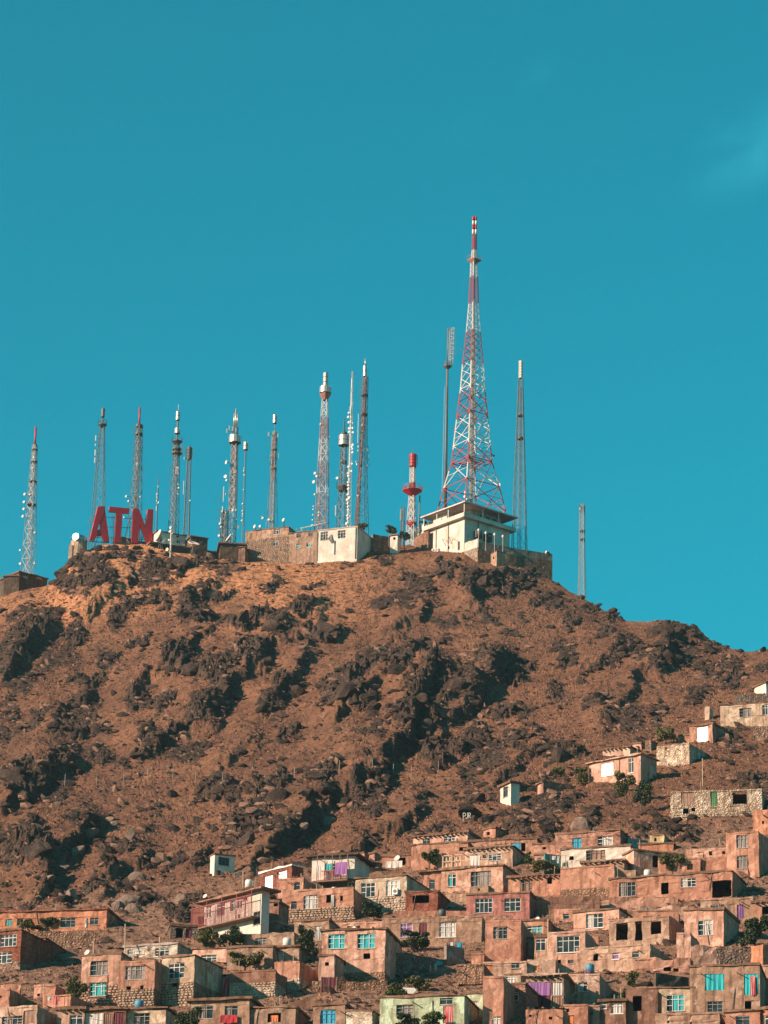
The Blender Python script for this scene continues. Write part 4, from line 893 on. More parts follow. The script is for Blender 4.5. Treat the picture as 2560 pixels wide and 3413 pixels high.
        # roof
        if roof == 'flat':
            rb = MB(); n = max(2, int(w/1.2)); 
            for i in range(n):
                x0_ = -over+(w+2*over)*i/n; x1_ = -over+(w+2*over)*(i+1)/n
                za = h-.02+jit(x0_, 1, 1, .08)[0]; zb = h-.02+jit(x1_, 1, 1, .08)[0]; zt = h+.17+jit(x0_, 2, 1, .11)[0]; zt2 = h+.17+jit(x1_, 2, 1, .11)[0]; yf = -over+jit(x0_, 3, 2, .05)[0]; yf2 = -over+jit(x1_, 3, 2, .05)[0]; yb_ = dep+over
                A = [(x0_, yf, za), (x1_, yf2, zb), (x1_, yb_, zb), (x0_, yb_, za), (x0_, yf, zt), (x1_, yf2, zt2), (x1_, yb_, zt2), (x0_, yb_, zt)]
                for f in ((0, 3, 2, 1), (4, 5, 6, 7), (0, 1, 5, 4), (2, 3, 7, 6)): rb.quad([A[q] for q in f])
                if i == 0: rb.quad([A[q] for q in (3, 0, 4, 7)])
                if i == n-1: rb.quad([A[q] for q in (1, 2, 6, 5)])
            rf = rb.build('roof', M[roofmat], s.o)
            if beams:
                q = MB(); x = .3
                while x < w-.2: q.box(x, x+.13, -.55, -.02, h-.22, h-.06); x += .55+random.random()*.15
                q.build('roof_beams', M['timber'], s.o)['kind'] = 'stuff'
        elif roof == 'parapet':
            rb = MB(); rb.box(.12, w-.12, .25, dep-.1, h-.5, h-.3); rb.build('roof', M[roofmat], s.o)
            rb = MB(); z = h
            pts = fill({0.0, w}, .7)
            for i in range(len(pts)-1):
                za = h+jit(pts[i], 5, 0, .05)[0]; zb = h+jit(pts[i+1], 5, 0, .05)[0]
                A = [(pts[i], -.04, h-.12), (pts[i+1], -.04, h-.12), (pts[i+1], .28, h-.12), (pts[i], .28, h-.12), (pts[i], -.04, za+.05), (pts[i+1], -.04, zb+.05), (pts[i+1], .28, zb+.05), (pts[i], .28, za+.05)]
                for f in ((4, 5, 6, 7), (0, 1, 5, 4), (2, 3, 7, 6), (3, 0, 4, 7), (1, 2, 6, 5)): rb.quad([A[q] for q in f])
            rb.build('parapet', M[mat], s.o)
        elif roof == 'none':
            rb = MB(); rb.quad([(0, 0.02, h-.02), (w, 0.02, h-.02), (w, dep, h-.02), (0, dep, h-.02)]); rb.build('wall_top', M[mat], s.o)
        for q in s.wins: s.window(*q)
        if base and len(base) > 2: s.stones(hv)
        if h > 1.6 and w > 2 and cat == 'house' and reg not in '1678S': s.clutter()
    def clutter(s):
        R_ = random
        for _ in range(R_.randint(0, 2)):     # wooden drain spouts poking out below the roof
            x = R_.uniform(.3, s.w-.3); z = s.h-R_.uniform(.35, .8)
            if any(q[0]-.1 < x < q[1]+.1 and q[2] < z < q[3] for q in s.wins): continue
            mb = MB(); mb.bar((x, .0, z), (x+.15, -R_.uniform(.5, .9), z-.12), .05, 5); mb.build('drain_spout', M['timber'], s.o)
        if R_.random() < .5:                  # stones and lumps lying along the roof edge
            mb = MB()
            for _ in range(R_.randint(4, 12)):
                x = R_.uniform(0, s.w); r = R_.uniform(.07, .2); z = s.h+.14; c = [(x-r, .1, z), (x+r, .05, z), (x+r*.6, .4, z), (x-r*.7, .35, z)]; t_ = (x, .2, z+r*1.1)
                for i in range(4): mb.quad([c[i], c[(i+1) % 4], t_])
            mb.build('roof_lumps', M['brownstone'], s.o)['kind'] = 'stuff'
        if R_.random() < .28: x = R_.uniform(.4, s.w-.4); mb = MB(); mb.bar((x, 1.0, s.h), (x+R_.uniform(-.1, .1), 1.0, s.h+R_.uniform(1.0, 2.2)), .03, 5); mb.build('aerial_pole', M['palewood'], s.o)
        if R_.random() < .22: x = R_.uniform(.5, s.w-.5); mb = MB(); mb.bar((x, 1.2, s.h), (x, 1.2, s.h+.9), .09, 8); mb.build('stove_pipe', M['midsteel'], s.o)
        if R_.random() < .25 and s.w > 3: x = R_.uniform(.6, s.w-1.0); z = R_.uniform(.5, 1.0); mb = MB(); mb.bar((x, -.1, 0), (x+R_.uniform(-.5, .5), -.05, min(s.h, 2.4)), .04, 5); mb.build('leaning_pole', M['timber'], s.o)
    def window(s, u0, u1, v0, v1, kind):
        W_ = u1-u0; H_ = v1-v0; spec = {
         'white': ('frame_white', 'glass', None), 'wcur': ('frame_white', 'glass', 'c_white'), 'grey': ('frame_grey', 'glass', None), 'gcur': ('frame_grey', 'glass', 'c_dim'), 'brown': ('frame_brown', 'glass', None),
         'bcur': ('frame_brown', 'glass', 'c_brown'), 'turq': ('frame_white', None, 'c_turq'), 'purple': ('frame_white', 'glass', 'c_purple'), 'blue': ('frame_blue', None, 'c_blue'), 'bright': ('frame_grey', 'bright', None),
         'bright_door': ('frame_white', 'bright', None), 'teal': ('frame_white', 'glass', 'c_teal')}
        if kind == 'dark': return
        if kind.startswith('door'):
            c = kind[5:]; mb = MB(); mb.box(u0+.03, u1-.03, .10, .15, v0, v1-.03)
            for t in (.15, .55): mb.box(u0+.12, u1-.12, .085, .10, v0+H_*t, v0+H_*(t+.33))
            d = mb.build('door', M['c_'+c], s.o); f = MB(); f.box(u0+.002, u0+.05, .06, .18, v0, v1); f.box(u1-.05, u1-.002, .06, .18, v0, v1); f.box(u0+.05, u1-.05, .06, .18, v1-.06, v1-.002); f.build('door_frame', M['frame_brown'], d)
            hd = MB(); hd.bar((u1-.16, .05, v0+H_*.45), (u1-.16, .09, v0+H_*.45), .035, 6); hd.build('handle', M['darksteel'], d); return
        if kind.startswith('cloth'):
            c = kind[6:]; mb = MB(); n = 12
            for i in range(n):
                xa = u0+W_*i/n; xb = u0+W_*(i+1)/n; ya = .06+.05*math.sin(i*2.1); yb = .06+.05*math.sin((i+1)*2.1)
                mb.quad([(xa, ya, v0+.04*math.sin(i)), (xb, yb, v0+.04*math.sin(i+1)), (xb, yb*.5+.03, v1), (xa, ya*.5+.03, v1)])
            mb.build('curtain', M['c_'+c], s.o); return
        fr, gl, cu = spec[kind]; mb = MB(); t = .055 if fr == 'frame_white' else .05; y0, y1 = .08, .15
        mb.box(u0, u0+t, y0, y1, v0, v1); mb.box(u1-t, u1, y0, y1, v0, v1); mb.box(u0+t, u1-t, y0, y1, v0, v0+t); mb.box(u0+t, u1-t, y0, y1, v1-t, v1)
        n = max(1, int(round(W_/.55))); vt_ = v1-H_*.28
        mb.box(u0+t, u1-t, y0+.006, y1-.006, vt_-.025, vt_+.025)
        for i in range(1, n): x = u0+W_*i/n; mb.box(x-.022, x+.022, y0+.012, y1-.012, v0+t, v1-t)
        if n >= 3: mb.box(u0+t, u0+W_/n, y0+.015, y1-.015, v0+H_*.36-.02, v0+H_*.36+.02); mb.box(u1-W_/n, u1-t, y0+.015, y1-.015, v0+H_*.36-.02, v0+H_*.36+.02)
        w = mb.build('window', M[fr], s.o)
        if gl and kind != 'bright':
            if cu:
                q = MB(); q.box(u0+.02, u1-.02, .118, .124, v0+.02, v1-.02)
            else:
                q = MB(); q.box(u0+.02, u1-.02, .118, .124, v0+.02, v1-.02)
            if not cu: q.build('pane', M[gl], w)
        elif gl: q = MB(); q.box(u0+.02, u1-.02, .118, .124, v0+.02, v1-.02); q.build('pane', M[gl], w)
        if cu:
            q = MB(); k = 10; frac = random.choice(((0, .42), (.30, 1), (.0, 1), (.1, .9))) if kind not in ('turq', 'blue', 'purple') else ((.12, .97) if kind == 'turq' else (0, 1))
            a_, b_ = u0+.04+(W_-.08)*frac[0], u0+.04+(W_-.08)*frac[1]
            for i in range(k):
                xa = a_+(b_-a_)*i/k; xb = a_+(b_-a_)*(i+1)/k; ya = .165+.02*math.sin(i*1.9); yb = .165+.02*math.sin((i+1)*1.9)
                q.quad([(xa, ya, v0+.03), (xb, yb, v0+.03), (xb, yb, v1-.03), (xa, ya, v1-.03)])
            q.build('curtain', M[cu], w)
            q = MB(); q.quad([(u0, .215, v0), (u1, .215, v0), (u1, .215, v1), (u0, .215, v1)]); q.build('pane', M['glass'], w)
        sl_ = MB(); sl_.box(u0-.08, u1+.08, -.07, .07, v0-.07, v0-.005); sl_.build('sill', M['frame_white' if fr == 'frame_white' and random.random() < .5 else 'concrete'], w)
    def stones(s, hv, u0=0, u1=None, v0=-.4, mat='rubble'):
        """rubble pieces standing proud of the foot of the wall"""
        u1 = u1 or s.w; mb = MB(); z = v0
        while z < hv-.1:
            x = u0+random.uniform(0, .2); rh = random.uniform(.20, .32)
            while x < u1-.15:
                rw = random.uniform(.28, .55); c = (x+rw/2, -.02, z+rh/2); n0 = len(mb.v); pr = random.uniform(.06, .14)
                pts = [(x+.02, 0, z+.03), (x+rw-.04, 0, z+.02), (x+rw-.02, 0, z+rh-.05), (x+.05, 0, z+rh-.02)]
                pts = [(a+random.uniform(-.03, .03), .03, b+random.uniform(-.03, .03)) for a, _, b in pts]; top = [(c[0]+(a-c[0])*.6, -pr, c[2]+(b-c[2])*.6) for a, _, b in pts]
                if not any(q[0]-.1 < c[0] < q[1]+.1 and q[2]-.15 < c[2] < q[3]+.1 for q in s.wins):
                    mb.quad(top)
                    for i in range(4): j = (i+1) % 4; mb.quad([pts[i], pts[j], top[j], top[i]])
                x += rw
            z += rh
        if mb.v: mb.build('rubble_stones', M[mat], s.o)['kind'] = 'stuff'
def H(*a, **k): return House(*a, **k)
EXECED = 0
def vwall(reg, x0, x1, yt, yb, mat, label, yaw=8, th=.45, wins=(), cat='wall', name='garden_wall', **k):
    k.setdefault('roof', 'none'); return House(reg, x0, x1, yt, yb, th, yaw, mat, label, wins, cat=cat, name=name, **k)

# ---- summit buildings
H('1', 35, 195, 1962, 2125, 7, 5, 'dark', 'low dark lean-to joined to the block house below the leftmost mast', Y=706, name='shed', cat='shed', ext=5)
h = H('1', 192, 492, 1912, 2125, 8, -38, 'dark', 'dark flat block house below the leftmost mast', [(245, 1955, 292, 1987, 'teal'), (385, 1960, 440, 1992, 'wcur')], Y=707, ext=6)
sb_ = H('7', 90, 465, 190, 478, 8, 22, 'tan', 'long brown summit building with rubble stone lower wall', [(345, 165, 400, 205, 'white'), (340, 265, 380, 305, 'white')], Y=709, base=(268, 'brownstone', 1), roof='flat', over=.08, ext=9)
sb2_ = H('7', 466, 719, 206, 450, 8, 22, 'tan', 'plain brown plastered summit building between stone block and white block', [(540, 207, 580, 235, 'grey'), (645, 196, 680, 222, 'grey'), (537, 295, 565, 330, 'teal'), (628, 283, 660, 317, 'teal')], Y=sb_.Yr+.05, over=.12, ext=9)
wb = H('7', 721, 1060, 183, 440, 7, 22, 'white', 'bright white summit block with drainpipes and two wide windows', [(748, 190, 810, 256, 'white'), (898, 178, 963, 240, 'white')], Y=sb2_.Yr-.1, over=.1, ext=9, rough=.02, roofmat='concrete', sx=1200)
for x0, x1, y0, y1 in ((723, 731, 190, 440), (872, 880, 265, 385), (1055, 1060, 150, 420)):
    u0, v1 = wb.pl.uv(*wb.T(x0, y0)); u1, v0 = wb.pl.uv(*wb.T(x1, y1)); mb = MB(); mb.bar((u0, -.12, v0), (u0, -.12, v1), .09, 6); mb.build('drainpipe', M['midsteel'], wb.o)
u0, v0 = wb.pl.uv(*wb.T(810, 250)); mb = MB(); u1, v1 = wb.pl.uv(*wb.T(845, 205)); u2, v2 = wb.pl.uv(*wb.T(858, 275))
mb.quad([(u0, -.2, v0), (u2, -.25, v2-.3), (u2-.05, -.3, v2+.2), (u1, -.15, v1)]); mb.quad([(u0+.3, -.4, v0-.2), (u2-.2, -.1, v2-.5), (u1, -.15, v1)])
tag(mb.build('hanging_tarp', M['c_dim'], None, wb.pl.p), 'grey cloth hanging beside a window of the white summit block', 'cloth').rotation_euler = (0, 0, -wb.a)
def acunit(h, x0, y0, x1, y1, label=None):
    u0, v1 = h.pl.uv(*h.T(x0, y0)); u1, v0 = h.pl.uv(*h.T(x1, y1)); mb = MB(); mb.box(u0, u1, -.42, -.06, v0, v1); o = mb.build('air_conditioner', M['frame_white'], h.o)
    mb = MB(); c = ((u0+u1)/2, -.43, (v0+v1)/2); mb.bar((c[0], -.45, c[2]), (c[0], -.421, c[2]), min(u1-u0, v1-v0)*.36, 10); mb.build('fan_grille', M['darksteel'], o)
# roof frame above
mb = MB()
for i in range(6): x = .6+i*1.1; mb.bar((x, -.2, .3), (x+1.0, 3.5, 2.0), .06); mb.bar((x, 3.5, 0), (x, 3.5, 2.0), .05)
for j in range(3): mb.bar((.6, j*1.6, .4+j*.75), (7.2, j*1.6, .4+j*.75), .05)
q = P(780+470/2.592, 1700+200/2.592, 714); o = mb.build('frame', M['steel'], thing('roof_rack', q, -.63, 'metal rack of slanting panels on the brown summit roof', 'rack')); 
mb = MB()
for i in range(3): mb.quad([(.8+i*2.1, -.1, .42), (2.7+i*2.1, -.1, .42), (3.2+i*2.1, 3.2, 1.9), (1.3+i*2.1, 3.2, 1.9)])
mb.build('slanting_panel', M['darksteel'], o.parent)
# stub and dark sheds left of it
H('7', 35, 92, 322, 470, 4, 10, 'brown', 'small brown stub room at the left end of the stone summit building', Y=704, ext=5)
H('6', 660, 1065, 470, 560, 3, -30, 'greywall', 'low grey wall building behind the giant red letters', Y=716, ext=5)
H('6', 1070, 1385, 400, 550, 4, -24, 'white', 'small white summit hut behind the big satellite dish', [(1290, 440, 1315, 470, 'dark'), (1290, 490, 1335, 540, 'teal')], Y=712, ext=5)
H('6', 1445, 1630, 455, 560, 4, -20, 'dark', 'small dark shed right of the white summit hut', Y=712, ext=5, cat='shed', name='shed')
H('S', 500, 812, 1808, 1850, 3, -22, 'dark', 'long low shed coloured dark as shade, running to the stone building', Y=709, ext=6, cat='shed', name='long_shed')  # the shed's shade is put into its dark wall colour
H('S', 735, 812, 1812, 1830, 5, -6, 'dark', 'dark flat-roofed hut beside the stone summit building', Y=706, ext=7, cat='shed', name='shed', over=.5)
def bigdish(px, py, r, head, tilt, label, Y=708, st=None):
    p = P(px, py, Y); t = thing('satellite_dish', (p.x, p.y, p.z), 0, label, 'satellite dish'); m_ = Y/F
    o = link('reflector', dish_mesh('dish'), t); o.rotation_euler = Vector((math.cos(head), math.sin(head), tilt)).to_track_quat('Z', 'Y').to_euler(); o.scale = (r*m_,)*3
    mb = MB(); g0 = gz(p.x, p.y)-p.z-.3 if st is None else -st
    for dx in (-.5, 0, .5): mb.bar((0, .2, -.1), (dx*r*m_, .5+abs(dx), min(g0, -1)), .07)
    mb.build('stand', M['midsteel'], t); return t
bigdish(536, 1790, 24, math.radians(205), .35, 'large white satellite dish turned left beside the letter N')
bigdish(643, 1820, 22, math.radians(-60), 1.6, 'wide satellite dish lying almost flat on the summit edge', 703)
bigdish(768, 1797, 17, math.radians(200), .6, 'white satellite dish at the foot of the crowded ringed mast')
bigdish(851, 1732+24, 7, math.radians(215), .2, 'small round dish on the left corner of the stone summit roof', 711, 1.3)
bigdish(868, 1757, 7, math.radians(215), .2, 'small pinkish dish on the stone summit roof edge', 711, 1.3)
bigdish(947, 1734, 7, math.radians(215), .2, 'small dish on a bracket at the step of the brown roof', 711, 1.6)
# stone look-out with metal dome at the left end of the summit
t = thing('lookout_tower', P(261, 1860, 708), 0, 'pale masonry lookout with a shiny sun-struck metal dome', 'tower'); m_ = 708/F
mb = MB(); mb.lathe([(29*m_, -3), (29*m_, 62*m_), (25*m_, 64*m_)], 12, smooth=False); mb.build('wall', M['palestone'], t)
mb = MB(); mb.lathe([(30*m_, 62*m_), (29*m_, 72*m_), (22*m_, 80*m_), (10*m_, 85*m_), (.01, 86*m_)], 18); mb.build('dome', M['chrome'], t)
hv_ = (to_sun-Vector(tuple(P(253, 1792, 708).normalized()))).normalized(); q_ = hv_.to_track_quat('Z', 'Y').to_matrix().to_4x4()
mb = MB(); mb.lathe([(.01, .1), (11*m_, .1), (11*m_, -.02), (.01, -.02)], 18, smooth=False, M=Matrix.Translation((-9*m_, -38*m_, 66*m_)) @ q_); mb.bar((-9*m_, -36*m_, 60*m_), (-9*m_, -20*m_, 50*m_), .06); mb.build('glint_disc', M['mirror'], t)  # disc added and angled to throw the sun's glint at the camera
mb = MB(); mb.box(-33*m_, -20*m_, -26*m_, -10*m_, -4, 40*m_); mb.build('pillar', M['pale'], t)
# small hut, fence by the trees
H('7', 1348, 1412, 222, 290, 2, 20, 'white', 'tiny white hut under the summit tree', [(1375, 235, 1395, 255, 'dark')], Y=705, ext=4, cat='hut', name='hut')
vwall('7', 1200, 1345, 205, 300, 'brownstone', 'rough stone terrace wall right of the white summit block', yaw=-30, Y=706)
H('8', 185, 302, 392, 500, 5, 58, 'white', 'white windowed wing left of the great summit building', [(192, 415, 200, 425, 'dark'), (192, 440, 200, 450, 'dark'), (225, 455, 235, 475, 'dark')], Y=722, base=(495, 'brownstone'), ext=6, over=.05)
# great summit building: lit left face, shaded right face, verandah storey and flying roof
big = H('8', 303, 585, 405, 570, 21, 50, 'white', 'large white two-storey summit building with a flat overhanging roof', [(455, 525, 470, 545, 'dark'), (535, 490, 552, 512, 'grey'), (535, 520, 552, 548, 'grey')], Y=709, roof='none', ext=9, rough=.015, sx=945)
def bc(w0, w1, d0, d1, z0, z1, mat, name):
    mb = MB(); mb.box(w0, w1, d0, d1, z0, z1); return mb.build(name, M[mat], big.o)
w, d, hh = big.w, big.dep, big.h
bc(-.9, w+.9, -.9, d+.9, hh+.0, hh+.85, 'white', 'balcony_band')
bc(.9, w-.9, 2.2, d-1.5, hh+.85, hh+2.75, 'concrete', 'upper_storey')
bc(.9, 5.0, .4, 2.18, hh+.85, hh+2.75, 'white', 'upper_room')
bc(-1.2, w+1.4, -1.2, d+1.0, hh+2.8, hh+3.05, 'white', 'roof_slab'); bc(-1.0, w+1.2, -1.0, d+.8, hh+2.74, hh+2.80, 'concrete', 'roof_soffit')
for x in (-.7, w*.3, w*.62, w+.7): mb = MB(); mb.bar((x, -.7, hh+.85), (x, -.7, hh+2.75), .09, 6); mb.build('post', M['frame_white'], big.o)
for y in (d*.35, d*.7, d+.7): mb = MB(); mb.bar((w+.7, y, hh+.85), (w+.7, y, hh+2.75), .09, 6); mb.build('post', M['frame_white'], big.o)
for i in range(3): mb = MB(); mb.box(w-.88, w-.84, 4.8+i*(d-7)/3, 4.8+(i+.6)*(d-7)/3, hh+1.4, hh+2.2); mb.build('window', M['darksteel'], big.o)
for y in (d*.2, d*.42): mb = MB(); mb.box(w+.03, w+.9, y, y+1.5, hh-3.6, hh-2.2); mb.lathe([(.02, -.7), (.65, -.6), (.65, .6), (.02, .7)], 12, c=(w+.8, y+.8, hh-2.7)); mb.build('air_handler', M['darksteel'], big.o)
for x in (w*.22, w*.56): mb = MB(); mb.bar((x, -.12, -4), (x, -.12, hh), .09, 6); mb.build('drainpipe', M['concrete'], big.o)
mb = MB(); mb.bar((w+.1, d*.3, -4), (w+.1, d*.3, hh), .09, 6); mb.build('drainpipe', M['darksteel'], big.o)
acunit(big, 340, 550, 352, 572); acunit(big, 360, 545, 372, 568); acunit(big, 380, 545, 392, 566)
for x0, y0, x1, y1 in ((490, 455, 545, 475), (440, 475, 495, 495)):
    u0, v0 = big.pl.uv(*big.T(x0, y0)); u1, v1 = big.pl.uv(*big.T(x1, y1)); mb = MB(); mb.bar((u0, -.9, v0), (u1, -.9, v1), .05); mb.bar((u0, 0, v0-1.2), (u0, -.9, v0), .05); mb.build('lamp_arm', M['darksteel'], big.o)
# terrace with parapet to the right
ter = H('8', 587, 690, 500, 640, .8, 50, 'white', 'white terrace parapet on rubble stone in front of the summit building', Y=699, roof='none', base=(565, 'palestone', 1), ext=9, cat='wall', name='terrace_wall')
ter2 = H('8', 692, 1283, 490, 640, 1.0, -23, 'greywall', 'long shaded terrace wall sloping right below the great summit building', Y=ter.Yr-.1, roof='none', base=(545, 'brownstone'), ext=14, cat='wall', name='terrace_wall', rough=.02)
H('8', 795, 842, 590, 668, 2, 60, 'tan', 'narrow buttress room with a small hole in the terrace wall', [(813, 608, 822, 622, 'dark')], Y=694, ext=6, cat='hut', name='hut', over=0)
for x, y in ((757, 478), (826, 490), (892, 505), (700, 455)):
    p = P(1300+x/2.37, 1600+(y+25)/2.37, 696); t = thing('lamp_post', p, 0, {757: 'leftmost short lamp post on the summit terrace wall', 826: 'middle short lamp post on the summit terrace wall', 892: 'rightmost short lamp post on the summit terrace wall', 700: 'short lamp post at the corner of the summit terrace'}[x], 'lamp post')
    mb = MB(); mb.bar((0, 0, -1.5), (0, 0, 2.0), .09, 6); mb.build('post', M['concrete'], t); mb = MB(); mb.lathe([(.02, 1.9), (.25, 2.1), (.25, 2.4), (.02, 2.6)], 8); mb.build('lamp_head', M['dish'], t)
H('8', 1160, 1245, 585, 612, 2, 20, 'pale', 'tiny pale hut at the right end of the summit terrace', Y=707, ext=3, cat='hut', name='hut')
bigdish(1822, 1842, 6, math.radians(210), .3, 'small white dish at the far right end of the summit terrace', 706)
vwall('8', 185, 300, 455, 520, 'brownstone', 'rubble retaining wall left of the great summit building', yaw=58, Y=712, ext=6)
# ---- village, far to near
H('V', 1500, 1640, 250, 290, 4, 58, 'white', 'white gabled hut corner at the upper right edge', name='hut', cat='hut', ext=2)
vwall('V', 1280, 1720, 330, 412, 'greystone', 'dark stone terrace wall at the upper right edge', yaw=6)
H('V', 1110, 1740, 470, 680, 5, 18, 'cream', 'pale weathered house with dim windows at the right edge', [(1330, 490, 1470, 580, 'gcur'), (1592, 450, 1659, 560, 'white')], roof='parapet')
H('V', 930, 985, 470, 640, 2, 20, 'cream', 'narrow pale pillar hut left of the weathered house', cat='hut', name='hut', roof='none')
vwall('V', 1490, 1740, 700, 850, 'stone', 'stone terrace wall below the pale weathered house', yaw=6)
H('V', 755, 1022, 705, 880, 9, 32, 'terra', 'small terracotta hut with a dazzling white window', [(842, 712, 965, 860, 'bright')], over=.15, sx=1300, cat='hut', name='hut')
H('V', 600, 770, 815, 880, 3, 30, 'terra', 'low terracotta wall piece beside the dazzling window hut', cat='hut', name='hut', over=.15)
H('V', 378, 752, 935, 1130, 6, 30, 'palestone', 'pale rubble stone block on the slope right of the pink house', [(470, 935, 505, 958, 'dark'), (675, 900, 695, 916, 'dark')], roof='parapet', sx=960)
H('V', 245, 312, 860, 990, 2, 30, 'stone', 'stone chimney stub behind the pink house', cat='chimney', name='chimney_stub', roof='none')
H('V', 100, 200, 905, 960, 2, 30, 'pink', 'small pink roof room behind the pink house', cat='hut', name='hut', over=.1)
H('U', 1345, 1660, 420, 520, 4, 32, 'pale', 'wooden roofed shack on top of the pink house', cat='shed', name='shed', beams=True, dy=4)
pk = H('U', 1190, 1782, 575, 762, 8, 38, 'pink', 'pink house on the open slope with a big white window', [(1325, 575, 1462, 700, 'bright'), (1640, 510, 1700, 670, 'white')], over=.35, roofmat='pale', rough=.02, sx=1965)
sh = H('U', 165, 285, 845, 1020, 5, 62, 'white', 'small white house with a brown window on the slope', [(198, 850, 250, 945, 'brown')], over=.3, rough=.02, sx=385)
H('U', 592, 655, 815, 935, 5, 60, 'pink', 'pink gable room at the right end of the small white house', over=.2, cat='hut', name='hut')
vwall('U', 380, 600, 800, 940, 'dark', 'porch wall coloured dark as recess shade between white house and pink gable room', yaw=-20, th=.4, wins=[(400, 830, 480, 940, 'dark')], dy=3)  # dark wall colour stands in for the shade of the porch recess
vwall('U', 660, 930, 780, 930, 'brown', 'low brown mud wall trailing right of the pink gable room', yaw=-30, th=.4)
H('V', 535, 1592, 1450, 1720, 6, 11, 'palestone', 'long pale rubble house with a green door on the slope', [(655, 1430, 805, 1582, 'door_brown'), (995, 1437, 1078, 1608, 'door_green'), (1250, 1440, 1415, 1588, 'dark'), (680, 1640, 745, 1700, 'dark'), (775, 1632, 820, 1672, 'dark')], roof='parapet', base=(1700, 'palestone', 1))
H('E', 1530, 1800, 10, 190, 5, 25, 'orange', 'plain orange house at the right edge below the rubble house', [(1605, 95, 1625, 118, 'dark')], roof='parapet')
# upper rows
H('A', 190, 365, 380, 575, 1.3, -27, 'white', 'lone small white hut with dark barred window on the left slope', [(230, 402, 322, 485, 'brown')], over=.08, cat='hut', name='hut', rough=.02)
vwall('A', 365, 592, 530, 582, 'greystone', 'low dry stone wall right of the lone white hut', yaw=-10)
H('A', 1180, 1282, 385, 425, 4, 48, 'terra', 'leftmost of three small lit gable rooms above the balcony house', cat='hut', name='hut', over=.1, ext=3)
H('A', 1375, 1488, 398, 430, 4, 48, 'terra', 'middle of three small lit gable rooms above the balcony house', cat='hut', name='hut', over=.1, ext=3)
H('A', 1528, 1580, 385, 440, 4, 30, 'terra', 'rightmost of three small lit gable rooms, nearly square', cat='hut', name='hut', over=.1, ext=3)
H('A', 1400, 1640, 435, 565, 4, -25, 'brown', 'shaded brown wall house with a teal door', [(1410, 440, 1465, 560, 'door_teal')], over=.1)
H('C', 860, 962, 172, 245, 3, 35, 'terra', 'tiny terracotta hut with one hole under the dark crag', [(888, 190, 915, 215, 'dark')], cat='hut', name='hut', over=.12)
H('C', 250, 722, 235, 330, 4, 24, 'pink', 'low pink house with two windows at the top left of the village', [(335, 250, 400, 290, 'grey'), (520, 228, 612, 280, 'white')], beams=True)
H('C', 725, 1325, 275, 400, 4, 8, 'terra', 'long terracotta house with an open blue door', [(1098, 285, 1182, 358, 'door_blue'), (1186, 285, 1222, 355, 'dark')], over=.12)
H('C', 235, 725, 305, 490, 4, 8, 'terra', 'plain terracotta wall house behind the round green tree', [(650, 320, 715, 350, 'dark')], over=.12)
H('C', -20, 236, 405, 490, 4, 8, 'terra', 'terracotta house with a dark opening and laundry', [(120, 412, 185, 478, 'dark')], over=.15)
H('C', 1480, 2040, 215, 365, 5, 12, 'pinkbrick', 'pink brick house with one blue window and one white curtain', [(1625, 245, 1706, 350, 'blue'), (1845, 228, 1975, 310, 'wcur')], over=.1, base=None)
H('C', 1288, 1480, 300, 385, 4, 6, 'terra', 'plain terracotta block left of the pink brick house', [(1370, 320, 1400, 338, 'dark')], over=.1)
H('E', 635, 762, 222, 290, 3, 10, 'yellowish', 'small yellowish hut beneath the dark crag on the right', [(675, 240, 695, 270, 'dark')], cat='hut', name='hut', over=.05)
vwall('E', 450, 622, 240, 330, 'teal', 'teal painted wall beside the pink brick house', yaw=-30)
H('E', 540, 842, 300, 352, 4, 5, 'orange', 'low reddish mud roofed room in the right part of the village', cat='hut', name='hut', over=.1)
H('C', 1530, 2130, 345, 470, 5, 10, 'white', 'cream white house with a tarp awning under the pink brick house', [(1745, 352, 1912, 425, 'bcur'), (1600, 400, 1640, 430, 'dark')], over=.12)
H('C', 1300, 1392, 392, 485, 3, 8, 'pink', 'small pink room beside the teal yard wall', [(1325, 412, 1362, 460, 'grey')], cat='hut', name='hut', over=.1)
vwall('C', 1392, 1562, 375, 520, 'teal', 'teal yard wall hung with white laundry', yaw=-22)
H('E', 1300, 1582, 205, 575, 6, 22, 'terra', 'tall terracotta tower house with two stacked windows', [(1385, 218, 1490, 322, 'gcur'), (1390, 395, 1485, 500, 'gcur')], roof='parapet', rough=.07, sx=1700)
H('E', 950, 1302, 345, 550, 4, 8, 'pink', 'pink mud house joined to the tall terracotta tower house', [(1148, 355, 1175, 390, 'dark'), (1262, 355, 1290, 380, 'dark')], roof='parapet', rough=.08, dy=2)
vwall('E', 950, 1300, 412, 560, 'terra', 'lower yard wall in front of the pink mud house', yaw=8, wins=[(1000, 430, 1040, 465, 'dark')])
H('E', 500, 860, 350, 560, 3, -20, 'pink', 'recessed pink house with a dark doorway beside a bushy tree', [(660, 390, 712, 500, 'dark')], over=.15)
h = H('A', 1032, 1398, 415, 690, 4, 12, 'white', 'two-storey house with a red railed balcony and purple laundry', [(1150, 470, 1240, 545, 'white')], base=(612, 'dark'), over=.7, roofmat='dark')  # dark lower wall paints in the shaded recess below the balcony
